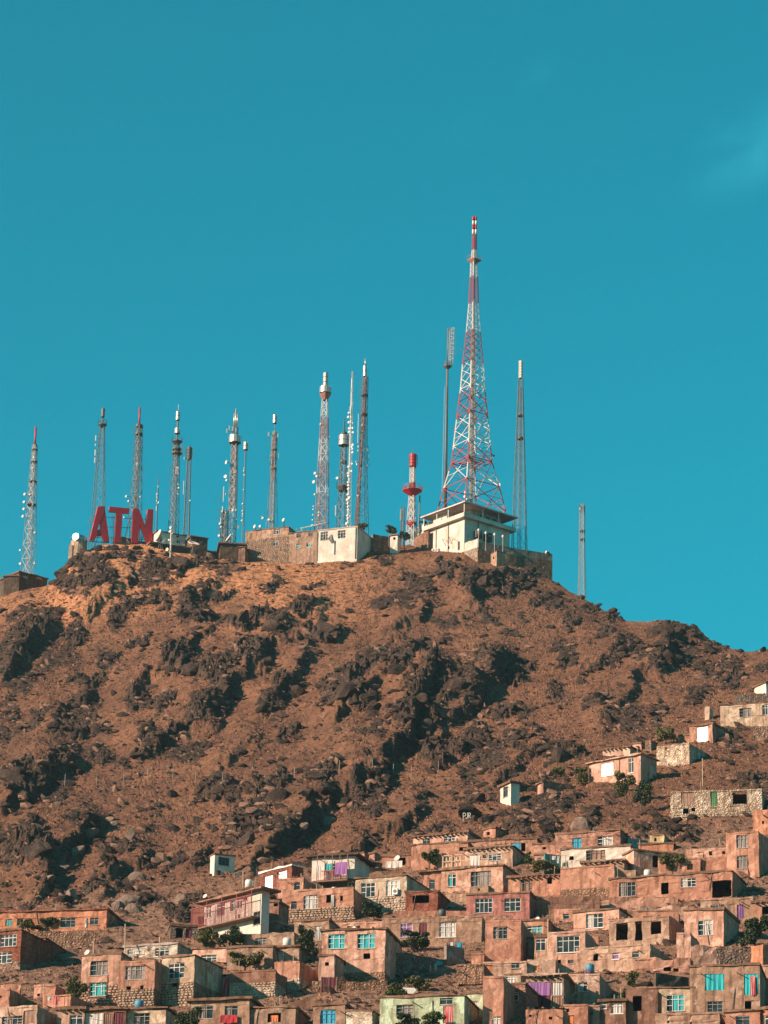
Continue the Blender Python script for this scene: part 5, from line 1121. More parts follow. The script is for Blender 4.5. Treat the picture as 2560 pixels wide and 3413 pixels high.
def balcony(h, x0, y0, x1, y1, mat='darkred', depth=1.0, roof=False):
    u0, v1 = h.pl.uv(*h.T(x0, y0)); u1, v0 = h.pl.uv(*h.T(x1, y1)); mb = MB(); mb.box(u0, u1, -depth, 0.0, v0-.15, v0); fl = mb.build('balcony_floor', M['timber'], h.o)
    mb = MB(); n = int((u1-u0)/.22)
    for i in range(n+1): x = u0+.04+(u1-u0-.08)*i/n; mb.box(x-.03, x+.03, -depth+.02, -depth+.06, v0, v1)
    mb.box(u0, u1, -depth, -depth+.08, v1-.06, v1+.02); mb.build('railing', M[mat], h.o)
    for i in range(5): x = u0+.06+(u1-u0-.12)*i/4; mb = MB(); mb.bar((x, -depth+.1, v0), (x, -depth+.1, h.h-.02), .05); mb.build('balcony_post', M[mat], h.o)
    return u0, u1, v0, v1
balcony(h, 1100, 545, 1365, 612)
def laundry(h, x0, y0, x1, y1, mat, label, off=-1.08):
    u0, v1 = h.pl.uv(*h.T(x0, y0)); u1, v0 = h.pl.uv(*h.T(x1, y1)); mb = MB(); n = 10
    for i in range(n):
        xa = u0+(u1-u0)*i/n; xb = u0+(u1-u0)*(i+1)/n; ya = off+.05*math.sin(i*1.7); yb = off+.05*math.sin(i*1.7+1.7)
        mb.quad([(xa, ya, v0+.05*math.sin(i*.9)), (xb, yb, v0+.05*math.sin(i*.9+.9)), (xb, off, v1), (xa, off, v1)])
    p = h.pl.p; o = mb.build('laundry', M[mat], None, p); o.rotation_euler = (0, 0, -h.a); tag(o, label, 'laundry'); return o
laundry(h, 1265, 472, 1365, 572, 'c_purple', 'purple checked cloth hung over the red balcony rail'); laundry(h, 1100, 495, 1145, 562, 'c_white', 'white cloth hung at the left end of the red balcony'); laundry(h, 1170, 478, 1240, 545, 'c_teal', 'pale teal cloths drying in the middle of the red balcony', -.8)
H('A', 583, 858, 552, 690, 6, 50, 'brick', 'red brick house with two bright white windows', [(625, 575, 697, 695, 'bright'), (742, 535, 817, 598, 'bright')], sx=960, over=.12, roofmat='frame_white')
h = H('A', 100, 592, 815, 1075, 6, 47, 'white', 'long balcony house with a sloping-looking roof and dark red railings', [(118, 830, 165, 925, 'teal'), (215, 815, 280, 905, 'white'), (335, 780, 370, 870, 'teal'), (385, 755, 430, 845, 'white'), (440, 740, 480, 780, 'white'), (530, 885, 590, 985, 'brown'), (395, 905, 420, 945, 'brown')], over=.9, rough=.02, roofmat='brown', sx=665)
balcony(h, 60, 870, 575, 925, 'darkred', 1.15)
H('A', 660, 745, 800, 1050, 3, 20, 'brown', 'narrow shaded mud room right of the long balcony house', [(705, 795, 748, 830, 'dark')], over=.1, cat='hut', name='hut')
H('A', 742, 960, 600, 790, 4, 12, 'terra', 'upper terracotta room with a grey window, right of the brick house', [(885, 625, 932, 712, 'grey')], roof='parapet', dy=2)
h = H('A', 775, 1392, 700, 945, 5, 8, 'terra', 'terracotta house with white-curtained windows and stone foot', [(965, 735, 1085, 850, 'wcur'), (1160, 735, 1216, 800, 'dark'), (857, 790, 905, 855, 'brown'), (1280, 740, 1305, 785, 'dark')], roof='parapet', base=(868, 'brownstone', 1))
laundry(h, 1205, 735, 1228, 845, 'c_white', 'white curtain blown out of a window of the terracotta house', -.15)
h = H('A', 1405, 1848, 600, 880, 6, 14, 'cream', 'cream rubble-faced house with two white grid windows', [(1462, 632, 1580, 748, 'white'), (1677, 612, 1792, 735, 'wcur')], base=(780, 'palestone', 1), over=.15)
acunit(h, 1742, 682, 1785, 733)
# centre house with timber verandah
H('C', 700, 1110, 345, 530, 4, 12, 'pale', 'upper storey house with a beamed roof behind the timber verandah', [(895, 382, 1012, 432, 'white'), (855, 385, 885, 420, 'grey')], beams=True, dy=2.5)
h = H('C', 490, 1026, 520, 720, 7, 14, 'pink', 'central pink and cream house carrying an open timber verandah', [(555, 555, 622, 658, 'teal'), (750, 535, 925, 650, 'gcur')], over=.2)
t = thing('timber_verandah', h.pl.p, -h.a, 'open timber frame verandah on the central pink house roof', 'verandah'); u0, v0 = h.pl.uv(*h.T(505, 512)); u1, v1 = h.pl.uv(*h.T(900, 392))
for i in range(6): x = .2+(u1-.2)*i/5; mb = MB(); mb.box(x-.07, x+.07, .0, .14, h.h+.17, v1+.3); mb.build('post', M['palewood'], t)
for z in (h.h+.9, v1+.3): mb = MB(); mb.box(.1, u1+.1, -.02, .1, z, z+.12); mb.build('rail', M['palewood'], t)
for i in range(5): x = .5+i*.42; mb = MB(); mb.box(x, x+.18, .16, .2, h.h+.2, v1+.2); mb.build('plank', M['palewood'], t)
mb = MB()
for i in range(5): mb.bar((.1+i*1.3, -.3, v1+.45), (.1+i*1.3, 2.5, v1+.5), .05)
mb.build('roof_poles', M['palewood'], t)['kind'] = 'stuff'
laundry(h, 745, 400, 830, 495, 'c_white', 'patterned white cloth draped on the timber verandah', -.12)
vw = H('C', 335, 492, 540, 700, 4, 10, 'terra', 'small terracotta annex with a dark awning left of the central house', [(390, 602, 440, 682, 'grey')], over=.5)
laundry(vw, 60, 480, 200, 530, 'c_white', 'row of pale laundry drying above the cream rubble-faced house', -2.0)
H('C', 740, 902, 662, 740, 3, 12, 'tan', 'small mud box room on the roof of the rose house', [(810, 678, 828, 700, 'dark')], over=.03, cat='hut', name='hut', roof='none')
H('C', 1525, 1990, 505, 745, 5, 12, 'terra', 'plain terracotta wall house right of the wood-framed window house', [(1590, 560, 1600, 575, 'dark')], roof='parapet', base=(690, 'brownstone'))
H('C', 1072, 1526, 585, 735, 5, 8, 'terra', 'terracotta house with a wood-framed curtained window', [(1178, 602, 1282, 710, 'bcur'), (1410, 582, 1452, 636, 'dark')], beams=True)
vwall('C', 1290, 1660, 755, 850, 'brownstone', 'rubble terrace wall below the wood-framed window house', yaw=8)
# right middle
H('E', 50, 415, 458, 600, 6, 18, 'tan', 'tan house with a white and brown shuttered window', [(175, 470, 278, 565, 'bcur')], beams=True)
H('E', 290, 1352, 600, 755, 5, 12, 'terra', 'very long terracotta house with a dark doorway and broken corner', [(372, 625, 515, 740, 'gcur'), (735, 630, 800, 725, 'dark'), (908, 592, 1038, 660, 'wcur'), (1175, 615, 1345, 748, 'dark')], over=.12, rough=.07)
vwall('E', 285, 885, 755, 830, 'terra', 'mud terrace ledge in front of the very long terracotta house', yaw=6)
vwall('E', -20, 286, 785, 860, 'tan', 'tan mud yard wall with one square hole', yaw=10, wins=[(100, 797, 150, 830, 'dark')])
H('E', 1075, 1535, 775, 975, 5, 8, 'tan', 'tan house with a dim window and a purple door curtain', [(1165, 820, 1285, 900, 'grey'), (1392, 818, 1450, 935, 'cloth_purple')], roof='parapet')
H('E', 1532, 1760, 800, 975, 5, 10, 'terra', 'mud house with a wide dark opening at the right edge', [(1605, 832, 1720, 900, 'dark')], beams=True)
H('E', 510, 962, 845, 960, 4, 5, 'pale', 'rough pale mud room with a small dark opening', [(545, 877, 598, 925, 'dark')], roof='none', rough=.12)
H('E', -20, 372, 885, 1020, 5, 14, 'pink', 'pink house with a white lattice window, centre right', [(90, 902, 235, 1012, 'wcur')], over=.12)
h = H('C', 180, 462, 715, 915, 5, 8, 'brick', 'red brown brick shed with one wide dark opening', [(245, 742, 387, 800, 'dark')], over=.1)
t = thing('stairway', P(1280+480/2.592, 2700+880/2.592, h.Y+1.5), -.1, 'open steps climbing beside the brown brick shed', 'stairs')
for i in range(8): mb = MB(); mb.box(.2-i*.02+i*.12, 1.8+i*.12, i*.3, i*.3+.34, i*.24-.4, i*.24+.02); mb.build('step', M['tan'], t)
H('C', 462, 712, 725, 880, 4, 8, 'tan', 'recessed tan wall room behind the open steps', [(480, 800, 590, 870, 'dark')], roof='none', dy=4)
vwall('C', 110, 712, 872, 945, 'terra', 'terracotta yard wall in front of the brown brick shed', yaw=6, rough=.04)
H('C', 712, 1256, 738, 945, 7, 7, 'rose', 'rose coloured house with two white grid windows', [(790, 766, 936, 884, 'white'), (1040, 765, 1180, 872, 'white')], over=.1, rough=.03)
H('C', 1470, 1700, 865, 960, 5, 10, 'terra', 'low terracotta house right of the rose house shadow', [(1548, 898, 1600, 940, 'grey')], roof='parapet')
# lower right
H('F', -20, 85, -10, 110, 4, 8, 'pink', 'small pink corner room left of the brown frame house', over=.05, cat='hut', name='hut')
H('F', 285, 806, 40, 232, 6, 16, 'tan', 'unfinished tan house with three tall dark openings', [(345, 68, 445, 205, 'dark'), (510, 50, 572, 210, 'dark'), (645, 50, 737, 152, 'dark')], roof='parapet', rough=.08)
H('F', 940, 1276, -40, 262, 5, 12, 'pink', 'pink house with a white curtained window beside the dark tree', [(1055, 38, 1186, 162, 'wcur')], over=.15)
H('F', 870, 990, 152, 362, 3, 10, 'pink', 'narrow pink turret room with a tiny hole', [(930, 165, 948, 182, 'dark')], roof='parapet', cat='hut', name='hut')
vwall('F', 990, 1225, 262, 432, 'pink', 'crumbling pink stone wall behind the small dark shrub', yaw=-6, rough=.12)
vwall('F', 1215, 1520, 280, 435, 'greystone', 'grey rubble wall between pink walls', yaw=4)
H('F', 1515, 1616, 262, 445, 5, 45, 'orange', 'bright orange lit wall room at the right edge', cat='hut', name='hut', over=.03, roof='none')
H('F', 0, 642, 285, 455, 5, 14, 'pale', 'pale mud house band with a purple curtained little window', [(148, 330, 190, 386, 'dark'), (312, 320, 372, 372, 'purple'), (485, 312, 545, 356, 'grey')], roof='parapet', rough=.08)
H('F', 510, 985, 378, 480, 3, 4, 'terra', 'rounded mud hump room with broken niches', [(755, 440, 820, 475, 'dark'), (845, 455, 885, 478, 'dark')], roof='none', rough=.16)
vwall('F', 690, 975, 492, 650, 'dark', 'courtyard wall painted dark as shade, left of the turquoise curtain house', yaw=-26)  # courtyard shade is put into the dark wall colour
h = H('F', 985, 1592, 440, 850, 6, 3, 'tan', 'big tan house with a bright turquoise window curtain', [(1112, 502, 1282, 642, 'cloth_turq'), (1450, 502, 1588, 680, 'cloth_turq'), (1135, 738, 1268, 830, 'grey'), (1455, 738, 1515, 810, 'dark')], over=.08, rough=.04)
laundry(h, 1508, 520, 1550, 690, 'c_red', 'red cloths hanging in the right window of the turquoise curtain house', -.12)
H('F', 1592, 1720, 430, 740, 5, 25, 'tan', 'tan corner room at the right edge beside the turquoise curtain house', over=.05, roof='parapet')
H('D', 1555, 1763, 508, 740, 6, 8, 'pale', 'pale plaster house with one white double window', [(1655, 572, 1762, 655, 'white')], roof='parapet')
H('F', 5, 206, 508, 745, 6, 6, 'pale', 'pale plaster house front beside the dark vine courtyard', [(20, 575, 100, 652, 'wcur')], roof='parapet')
H('F', 698, 1018, 632, 845, 5, 8, 'cream', 'small concrete house with a broad teal-glazed window', [(780, 682, 935, 820, 'teal')], over=.15)
h = H('F', 205, 428, 742, 960, 4, 6, 'brown', 'little verandah house with white sheets in its window', [(300, 752, 405, 842, 'wcur'), (215, 752, 262, 800, 'white')], over=.2)
H('F', 0, 204, 780, 960, 5, 8, 'tan', 'mud house with a small square window at the bottom edge', [(80, 812, 150, 862, 'grey')], roof='parapet')
H('F', 685, 1242, 850, 975, 5, 5, 'tan', 'low mud house with round holes at the bottom edge', [(785, 902, 805, 925, 'dark'), (983, 915, 1003, 935, 'dark')], roof='parapet', rough=.1)
H('F', 1290, 1592, 828, 985, 5, 6, 'terra', 'terracotta house with a dark window in the bottom right corner', [(1380, 865, 1502, 960, 'grey')], over=.12)
H('F', 1592, 1760, 812, 985, 5, 48, 'orange', 'orange corner house with a barred window at the bottom right edge', [(1625, 860, 1680, 960, 'white')], over=.2)
# centre bottom
H('D', -20, 842, 25, 232, 6, 4, 'tan', 'wide mud house with a purple window and a dark doorway', [(142, 62, 245, 182, 'purple'), (305, 62, 372, 208, 'door_maroon'), (475, 55, 620, 180, 'wcur')], roof='parapet', rough=.06)
H('D', 1190, 1422, 48, 175, 4, 6, 'terra', 'terracotta room with a pale teal window above the pole', [(1232, 86, 1368, 156, 'teal')], over=.1, dy=2)
H('D', 1420, 1740, 145, 470, 6, 8, 'pink', 'tall pink cream house with a broad white window', [(1497, 178, 1690, 310, 'white'), (1590, 380, 1640, 408, 'grey'), (1495, 378, 1530, 408, 'dark')], roof='parapet')
H('D', 1300, 1424, 185, 390, 4, 6, 'pale', 'narrow pale house with a white window beside the wooden pole', [(1305, 198, 1395, 298, 'white')], over=.08)
H('D', 1100, 1302, 200, 372, 4, 6, 'tan', 'old house front with slender pillars and deep niches', [(1120, 232, 1160, 350, 'dark'), (1170, 232, 1200, 350, 'dark'), (1212, 232, 1240, 350, 'dark')], over=.15, dy=1.5)
H('D', 870, 1182, 45, 402, 5, 5, 'terra', 'tall terracotta house with one grey grid window', [(945, 96, 1066, 196, 'gcur')], roof='parapet', rough=.06)
vwall('D', 0, 542, 298, 515, 'greystone', 'grey shaded yard wall with a turquoise door', yaw=-30, wins=[(450, 318, 514, 455, 'door_turq')], th=.5)
vwall('D', 540, 692, 250, 440, 'greywall', 'grey plastered wall right of the turquoise door', yaw=-34, th=.5)
H('D', 755, 862, 328, 450, 4, 8, 'terra', 'small terracotta room left of the orange door wall', cat='hut', name='hut', roof='parapet')
H('D', 625, 864, 425, 612, 4, 6, 'brownstone', 'rough stone and mud room above a black opening', [(650, 590, 850, 640, 'dark')], roof='parapet', rough=.1)
h = H('D', 858, 1232, 405, 512, 4, 6, 'pale', 'low pale house with an orange door', [(872, 427, 936, 510, 'door_orange'), (1100, 400, 1170, 450, 'grey')], roof='parapet')
H('D', 1232, 1480, 385, 500, 4, 6, 'pale', 'low pale house with a short orange shutter', [(1288, 430, 1345, 470, 'door_orange')], roof='none')
H('D', 1040, 1180, 510, 610, 3, 8, 'cream', 'small roof room with white paned glazing', [(1048, 520, 1140, 595, 'wcur')], over=.05, cat='hut', name='hut')
H('D', 1222, 1552, 520, 805, 4, 5, 'tan', 'verandah house hung with big purple and white sheets', [(1230, 575, 1440, 690, 'cloth_purple'), (1452, 575, 1545, 685, 'cloth_white'), (1230, 695, 1440, 795, 'cloth_maroon'), (1452, 695, 1545, 795, 'cloth_brown')], beams=True, over=.4, roofmat='pale')
H('D', 1022, 1222, 602, 885, 5, 8, 'pinkbrick', 'slim pink brick tower with a small white window', [(1072, 662, 1160, 728, 'white'), (1057, 885, 1085, 905, 'dark')], over=.05)
H('D', 852, 1032, 530, 960, 5, 6, 'terra', 'tall terracotta buttress house left of the slim brick tower', roof='parapet', beams=False, rough=.08, wins=[(930, 868, 1010, 945, 'wcur')])
H('D', 1225, 1545, 812, 975, 5, 4, 'terra', 'bottom edge mud house with small dark holes', [(1425, 872, 1455, 895, 'dark'), (1535, 848, 1542, 880, 'dark'), (1252, 852, 1275, 872, 'dark')], roof='none')
H('D', 1552, 1760, 770, 975, 5, 4, 'terra', 'bottom edge terracotta house with an orange door', [(1592, 858, 1645, 965, 'door_orange'), (1535+40, 800, 1600, 830, 'dark')], roof='parapet')
H('D', 690, 852, 672, 905, 4, 6, 'green', 'pale yellow house end with a tall white-topped window', [(725, 737, 822, 890, 'wcur')], over=.12, dy=.8)
h = H('D', -40, 692, 712, 965, 5, 6, 'green', 'long pale green house with a red striped door curtain', [(107, 770, 255, 858, 'gcur'), (482, 708, 593, 762, 'grey'), (512, 777, 596, 922, 'cloth_red')], over=.15, rough=.03)
# left bottom
H('B', 1230, 1800, 65, 140, 4, 5, 'pink', 'pink parapet house behind the turquoise curtain house', roof='parapet', rough=.08, wins=[(1340, 85, 1450, 118, 'dark')], dy=2)
h = H('B', 1112, 1664, 130, 585, 6, 5, 'pink', 'tall pink house with two turquoise curtained windows', [(1178, 160, 1320, 280, 'turq'), (1430, 158, 1580, 278, 'turq'), (1480, 325, 1540, 370, 'dark'), (1275, 385, 1330, 425, 'dark')], base=(500, 'brownstone'), over=.2)
h = H('B', 1090, 1226, 350, 610, 3, 10, 'pink', 'pink wing jutting out from the tall turquoise window house', [(1150, 400, 1185, 430, 'dark')], over=.1, Y=h.Y-3)
g = Plane(640+1115/2.592, 3053+640/2.592, h.Y-1.2, 0); mb = MB(); w_g = 135/2.592*h.Y/F; hg = 115/2.592*h.Y/F; mb.box(0, w_g, 0, .08, -.5, hg)
t = thing('metal_gate', g.p, 0, 'dark brown metal gate standing before the pink wing', 'gate'); mb.build('panel', M['c_maroon'], t); mb = MB()
for x in (0, w_g/2, w_g): mb.box(x-.05, x+.05, -.05, .0, -.5, hg+.05)
mb.build('gate_frame', M['frame_brown'], t)
H('B', 880, 1182, 50, 212, 4, 6, 'tan', 'tan house with a narrow white door behind the tall shrub', [(1062, 88, 1115, 208, 'cloth_white')], over=.1)
H('B', 435, 882, 160, 262, 4, 8, 'tan', 'low tan house with a dim window above the stone foot wall', [(540, 190, 645, 252, 'gcur')], roof='none', rough=.08)
H('B', 300, 692, 280, 470, 4, 8, 'tan', 'plain tan house behind the middle bush, left of centre', over=.12, wins=[(500, 320, 545, 370, 'grey')])
H('B', 690, 922, 272, 440, 4, 6, 'tan', 'tan house with a white framed curtained window in a shaded porch', [(700, 315, 805, 390, 'wcur')], over=.2)
H('B', 0, 300, 292, 405, 4, 8, 'pink', 'low pink house with a wide window behind the cream house', [(80, 340, 213, 400, 'white')], over=.15)
H('B', 708, 922, 408, 645, 6, 14, 'terra', 'terracotta tower room with a rubble foot and deep shaded side', base=(548, 'palestone', 1), roof='parapet', rough=.07)
H('B', 326, 716, 482, 705, 3, 8, 'brown', 'mud wall house standing on a bright rubble stone foot', base=(585, 'palestone', 1), roof='parapet', rough=.08)
H('B', 203, 326, 515, 702, 1.5, 6, 'pale', 'small portal with a red and teal door', [(222, 537, 316, 692, 'cloth_red')], over=.08, cat='gate', name='gate_portal')
vwall('B', -10, 215, 560, 722, 'brick', 'reddish brick yard wall left of the portal', yaw=-4)
H('B', -20, 492, 735, 965, 5, 5, 'tan', 'tan house with barred windows and a red rug below', [(65, 777, 180, 885, 'gcur'), (285, 777, 395, 870, 'gcur')], over=.35)
laundry(h, 0, 0, 1, 1, 'c_rug', 'x').name = 'tmp_drop'; bpy.data.objects.remove(bpy.data.objects['tmp_drop'])
hb = H('B', 490, 892, 800, 965, 4, 5, 'tan', 'mud house with a small niche coloured orange for the light inside', [(652, 842, 765, 916, 'dark')], over=.15)
laundry(hb, 680, 858, 740, 916, 'c_orange', 'orange sheet standing in for the light inside the mud house niche', .1)  # orange sheet added to colour in the light inside the niche
laundry(hb, 255, 870, 405, 935, 'c_rug', 'dark red rug hung out at the bottom edge', -.6)
vwall('B', 880, 1120, 722, 800, 'brown', 'low brown mud wall below the tall pink house', yaw=4, rough=.09)
H('B', 1045, 1322, 775, 965, 5, 6, 'tan', 'tan house with a bright blue window', [(1112, 812, 1240, 930, 'blue')], over=.12)
H('B', 1242, 1556, 835, 965, 6, 12, 'whitebrick', 'white brick house corner at the bottom edge', over=.08)
# left edge
H('L', -60, 915, 372, 520, 6, 4, 'orange', 'long orange house with grey grid windows on the left', [(525, 412, 650, 492, 'grey'), (778, 413, 848, 472, 'grey'), (150, 420, 200, 480, 'grey'), (50, 425, 100, 482, 'door_teal')], over=.2, roofmat='brick')
vwall('L', 200, 822, 530, 660, 'brownstone', 'mud and stone terrace wall below the long orange house', yaw=4)
H('L', 1470, 1840, 478, 602, 4, -8, 'greystone', 'dark rubble house with a black doorway under the balcony house', [(1522, 500, 1580, 598, 'dark'), (1605, 505, 1660, 596, 'door_maroon')], over=.1)
H('L', 205, 385, 598, 770, 5, 8, 'brick', 'low dark red brick annex with one small white window', [(272, 648, 326, 706, 'white')], over=.08)
H('L', -60, 168, 535, 860, 6, 14, 'brick', 'two-storey dark red brick house at the left edge', [(5, 562, 140, 655, 'white'), (-30, 712, 98, 800, 'white')], base=(800, 'stone'), over=.12)
h = H('L', 1068, 1530, 665, 765, 5, 12, 'whitebrick', 'long low white painted stone house behind the pink house', [(1105, 690, 1242, 722, 'wcur'), (1342, 676, 1460, 740, 'white')], over=.12, roofmat='concrete')
laundry(h, 1300, 670, 1330, 715, 'c_dim', 'grey clothes on the line of the white stone house', -.9)
H('L', 690, 1027, 745, 1135, 6, 10, 'pink', 'pale pink house with a large barred window', [(782, 788, 930, 905, 'gcur'), (777, 973, 920, 1085, 'teal')], over=.08, base=(1005, 'brownstone', 1))
H('L', 1386, 1666, 762, 1165, 8, 24, 'cream', 'cream house with a tall white three-part window', [(1458, 808, 1590, 930, 'white'), (1480, 977, 1536, 1006, 'dark')], base=(985, 'stone', 1), over=.1, sx=1920)
h = H('L', 1010, 1326, 795, 1180, 5, 10, 'terra', 'terracotta block house with torn window curtains and rubble foot', [(1086, 832, 1250, 942, 'gcur'), (1092, 1005, 1132, 1034, 'dark'), (1212, 997, 1237, 1030, 'dark')], base=(1035, 'brownstone', 1), roof='parapet', rough=.04)
vwall('L', 0, 170, 990, 1100, 'terra', 'rear terracotta yard wall in the bottom left village', yaw=8, rough=.08)
H('L', 288, 475, 1000, 1110, 4, 18, 'terra', 'small terracotta yard room with a shaded side', roof='parapet', cat='hut', name='hut', wins=[(320, 1068, 345, 1088, 'dark')])
H('L', -60, 76, 1035, 1195, 6, 18, 'terra', 'terracotta house corner at the left edge with a small hole', [(-8, 1085, 12, 1105, 'dark')], roof='parapet')
H('L', 372, 606, 1095, 1190, 6, 16, 'terra', 'low terracotta wall room before a deep shaded side', roof='parapet', rough=.08)
h = H('L', -60, 312, 1195, 1400, 5, 14, 'pale', 'pinkish house with a brick patch at the bottom left corner', [(20, 1268, 190, 1330, 'gcur'), (205, 1215, 290, 1320, 'door_brown')], roof='parapet', rough=.06)
H('L', 490, 722, 1205, 1400, 5, 6, 'tan', 'grey tan house with a white grid window at the bottom left', [(605, 1256, 712, 1335, 'white')], beams=True)
h = H('L', 715, 1082, 1215, 1400, 4, 5, 'brown', 'makeshift lean-to hung with white sheets and a maroon cloth', [(730, 1235, 890, 1330, 'cloth_white'), (985, 1228, 1076, 1335, 'cloth_maroon'), (900, 1245, 970, 1330, 'cloth_brown')], over=.3, cat='shed', name='shed')
H('L', 1082, 1425, 1208, 1400, 5, 6, 'cream', 'pale house with a wide dim window at the bottom left', [(1155, 1238, 1292, 1335, 'gcur')], over=.25)

vwall('S', 1500, 1700, 3052, 3110, 'terra', 'low terracotta yard wall below the rose house', yaw=6)
vwall('S', 1790, 2000, 2990, 3045, 'brown', 'brown mud terrace wall above the unfinished tan house', yaw=8)
vwall('S', 1885, 1995, 3125, 3185, 'terra', 'short terracotta wall left of the unfinished tan house', yaw=12)
H('S', 2110, 2262, 3035, 3105, 3, 8, 'terra', 'small terracotta room behind the unfinished tan house', [(2150, 3055, 2175, 3080, 'dark')], roof='parapet')
H('S', 2085, 2192, 3292, 3420, 4, 10, 'brown', 'added brown room filling in the dark courtyard beside the vine', [(2110, 3320, 2140, 3370, 'dark')], roof='parapet')  # room added to fill in the darkness of the courtyard
H('S', 2375, 2500, 3005, 3060, 3, 8, 'tan', 'tan mud room left of the large dark tree', [(2420, 3020, 2445, 3045, 'grey')], roof='parapet')
vwall('S', 960, 1130, 2990, 3055, 'tan', 'tan mud wall above the tall dark shrub', yaw=6)
H('S', 640, 745, 3042, 3095, 3, 10, 'brown', 'brown mud room under the long balcony house', [(660, 3055, 690, 3080, 'dark')], over=.1)
H('S', 2195, 2335, 2862, 2925, 3, 8, 'terra', 'terracotta back room beside the bushy olive tree', [(2290, 2880, 2310, 2900, 'dark')], roof='parapet')
H('S', 1640, 1790, 3120, 3185, 3, 8, 'pink', 'pink back room above the broad white window house', [(1690, 3135, 1725, 3160, 'white')], over=.1, dy=3)
H('S', 2010, 2120, 2905, 2955, 3, 12, 'tan', 'tan stub room between the tan shuttered house and the long terracotta house', roof='parapet')
vwall('S', 1040, 1290, 3268, 3300, 'brownstone', 'low rubble bank wall below the tall pink house', yaw=3)
def wire(r0, x0, y0, r1, x1, y1, label, n=10):
    ax, ay = S0(r0, x0, y0); bx, by = S0(r1, x1, y1); A = P(ax, ay, hit(ax, ay+90, True)-3); B = P(bx, by, hit(bx, by+90, True)-3); mb = MB(); prev = Vector((0, 0, 0))
    for i in range(1, n+1):
        f = i/n; q = (B-A)*f; q.z -= math.sin(math.pi*f)*.6; mb.bar(prev, q, .022, 3); prev = q
    tag(mb.build('overhead_wire', M['darksteel'], None, A), label, 'wire')
def S0(reg, x, y): ox, oy, sc = REG[reg]; return ox+x/sc, oy+y/sc
wire('L', 377, 1005, 'L', 1020, 940, 'thin wire running to the pale pink house'); wire('B', 720, 1040-1000, 'B', 1200, 60, 'thin wire behind the tall dark shrub'); wire('D', 1417, 60, 'F', 300, 60, 'wire from the tall wooden pole to the unfinished house')
wire('L', 370, 1160, 'L', 1390, 1330, 'long sagging wire over the bottom left roofs'); wire('D', 850, 420, 'D', 1400, 330, 'wire above the orange door house'); wire('C', 1200, 770, 'E', 500, 770, 'wire right of the rose house')
# ---------------------------------------------------------------- trees
def tree(reg, x0, x1, y0, y1, leaf, label, trunk=True, Yd=0, n=None, name='tree', cat='tree', lobes=None, base=None, Y=None):
    ox, oy, sc = REG[reg]; px0, px1 = ox+x0/sc, ox+x1/sc; py0, py1 = oy+y0/sc, oy+y1/sc; pb = oy+base/sc if base else py1
    Y = Y or hit((px0+px1)/2, pb)+Yd; m_ = Y/F; c = P((px0+px1)/2, (py0+py1)/2, Y); W2 = (px1-px0)/2*m_; H2 = (py1-py0)/2*m_; b0 = P((px0+px1)/2, pb, Y)
    t = thing(name, b0, 0, label, cat); rng = np.random.default_rng(abs(hash(label)) % 1 + int(px0*7+py0)); rc = random.Random(int(px0*13+py0))
    cz = c.z-b0.z; K = lobes or 13; L_ = [(rc.uniform(-.75, .75)*W2, rc.uniform(-.5, .5)*W2*.7, cz+rc.uniform(-.72, .7)*H2, rc.uniform(.2, .42)) for _ in range(K)]+[(0, 0, cz, .55)]
    N = n or int(1300+W2*H2*1300); N = min(N, 9000); per = N//len(L_); Vs = []
    for (x, y, z, r) in L_:
        d = rng.normal(size=(per, 3)); d /= np.linalg.norm(d, axis=1)[:, None]; rad = rng.random(per)**.45
        q = d*rad[:, None]*np.array([r*W2, r*W2*.8, r*H2])+np.array([x, y, z]); Vs.append(q)
    C = np.concatenate(Vs); M_ = len(C); s = rng.uniform(.06, .14, M_); a = rng.normal(size=(M_, 3)); a /= np.linalg.norm(a, axis=1)[:, None]; b_ = np.cross(a, rng.normal(size=(M_, 3))); b_ /= np.linalg.norm(b_, axis=1)[:, None]
    A = C+a*s[:, None]; B = C-a*s[:, None]; D = b_*s[:, None]*.7; V4 = np.stack([A, C+D, B, C-D], 1).reshape(-1, 3); o = link('crown', npmesh('crown', V4, np.arange(M_*4).reshape(-1, 4), [M[leaf]]), t)
    mb = MB(); zt = max(.3, cz)
    mb.bar((0, 0, -1.0), (rc.uniform(-.1, .1), 0, zt*.55), max(.07, W2*.09), 6, r2=max(.05, W2*.05))
    for (x, y, z, r) in L_[:5]: mb.bar((0, 0, zt*.4), (x, y, z), max(.03, W2*.035), 5, r2=.015)
    mb.build('trunk', M['bark'], t); return t
def bush(*a, **k): k.setdefault('name', 'bush'); k.setdefault('cat', 'bush'); return tree(*a, **k)
tree('7', 1268, 1412, 132, 212, 'leafdark', 'small dark spreading tree on the summit beside the tiny hut', base=295, Y=706)
bush('7', 1418, 1525, 172, 272, 'leafdark', 'rounded dark bush on the summit right of the tiny hut', base=285, Y=706)
bush('7', 1055, 1165, 95, 175, 'leafolive', 'dry brownish shrub behind the white summit block', base=185, Y=712)
tree('V', -110, 150, 1170, 1500, 'leafolive', 'left half of the green tree pair below the pink house', base=1590); tree('V', 80, 320, 1300, 1650, 'leafdark', 'darker right half of the tree pair below the pink house', base=1680)
bush('V', 370, 600, 690, 900, 'leafolive', 'yellow-green bush above the rubble stone block'); bush('U', 745, 910, 590, 730, 'leafolive', 'olive bush between crag and the mud wall'); bush('U', 1000, 1180, 570, 830, 'leafolive', 'taller olive bush left of the pink house')
tree('U', 1330, 1490, 535, 665, 'leafdark', 'small tree before the big window of the pink house', base=740, Yd=-1.5, n=500)
bush('V', 1480, 1600, 400, 640, 'leafolive', 'thin olive shrub against the pale weathered house', n=500, Yd=-2)
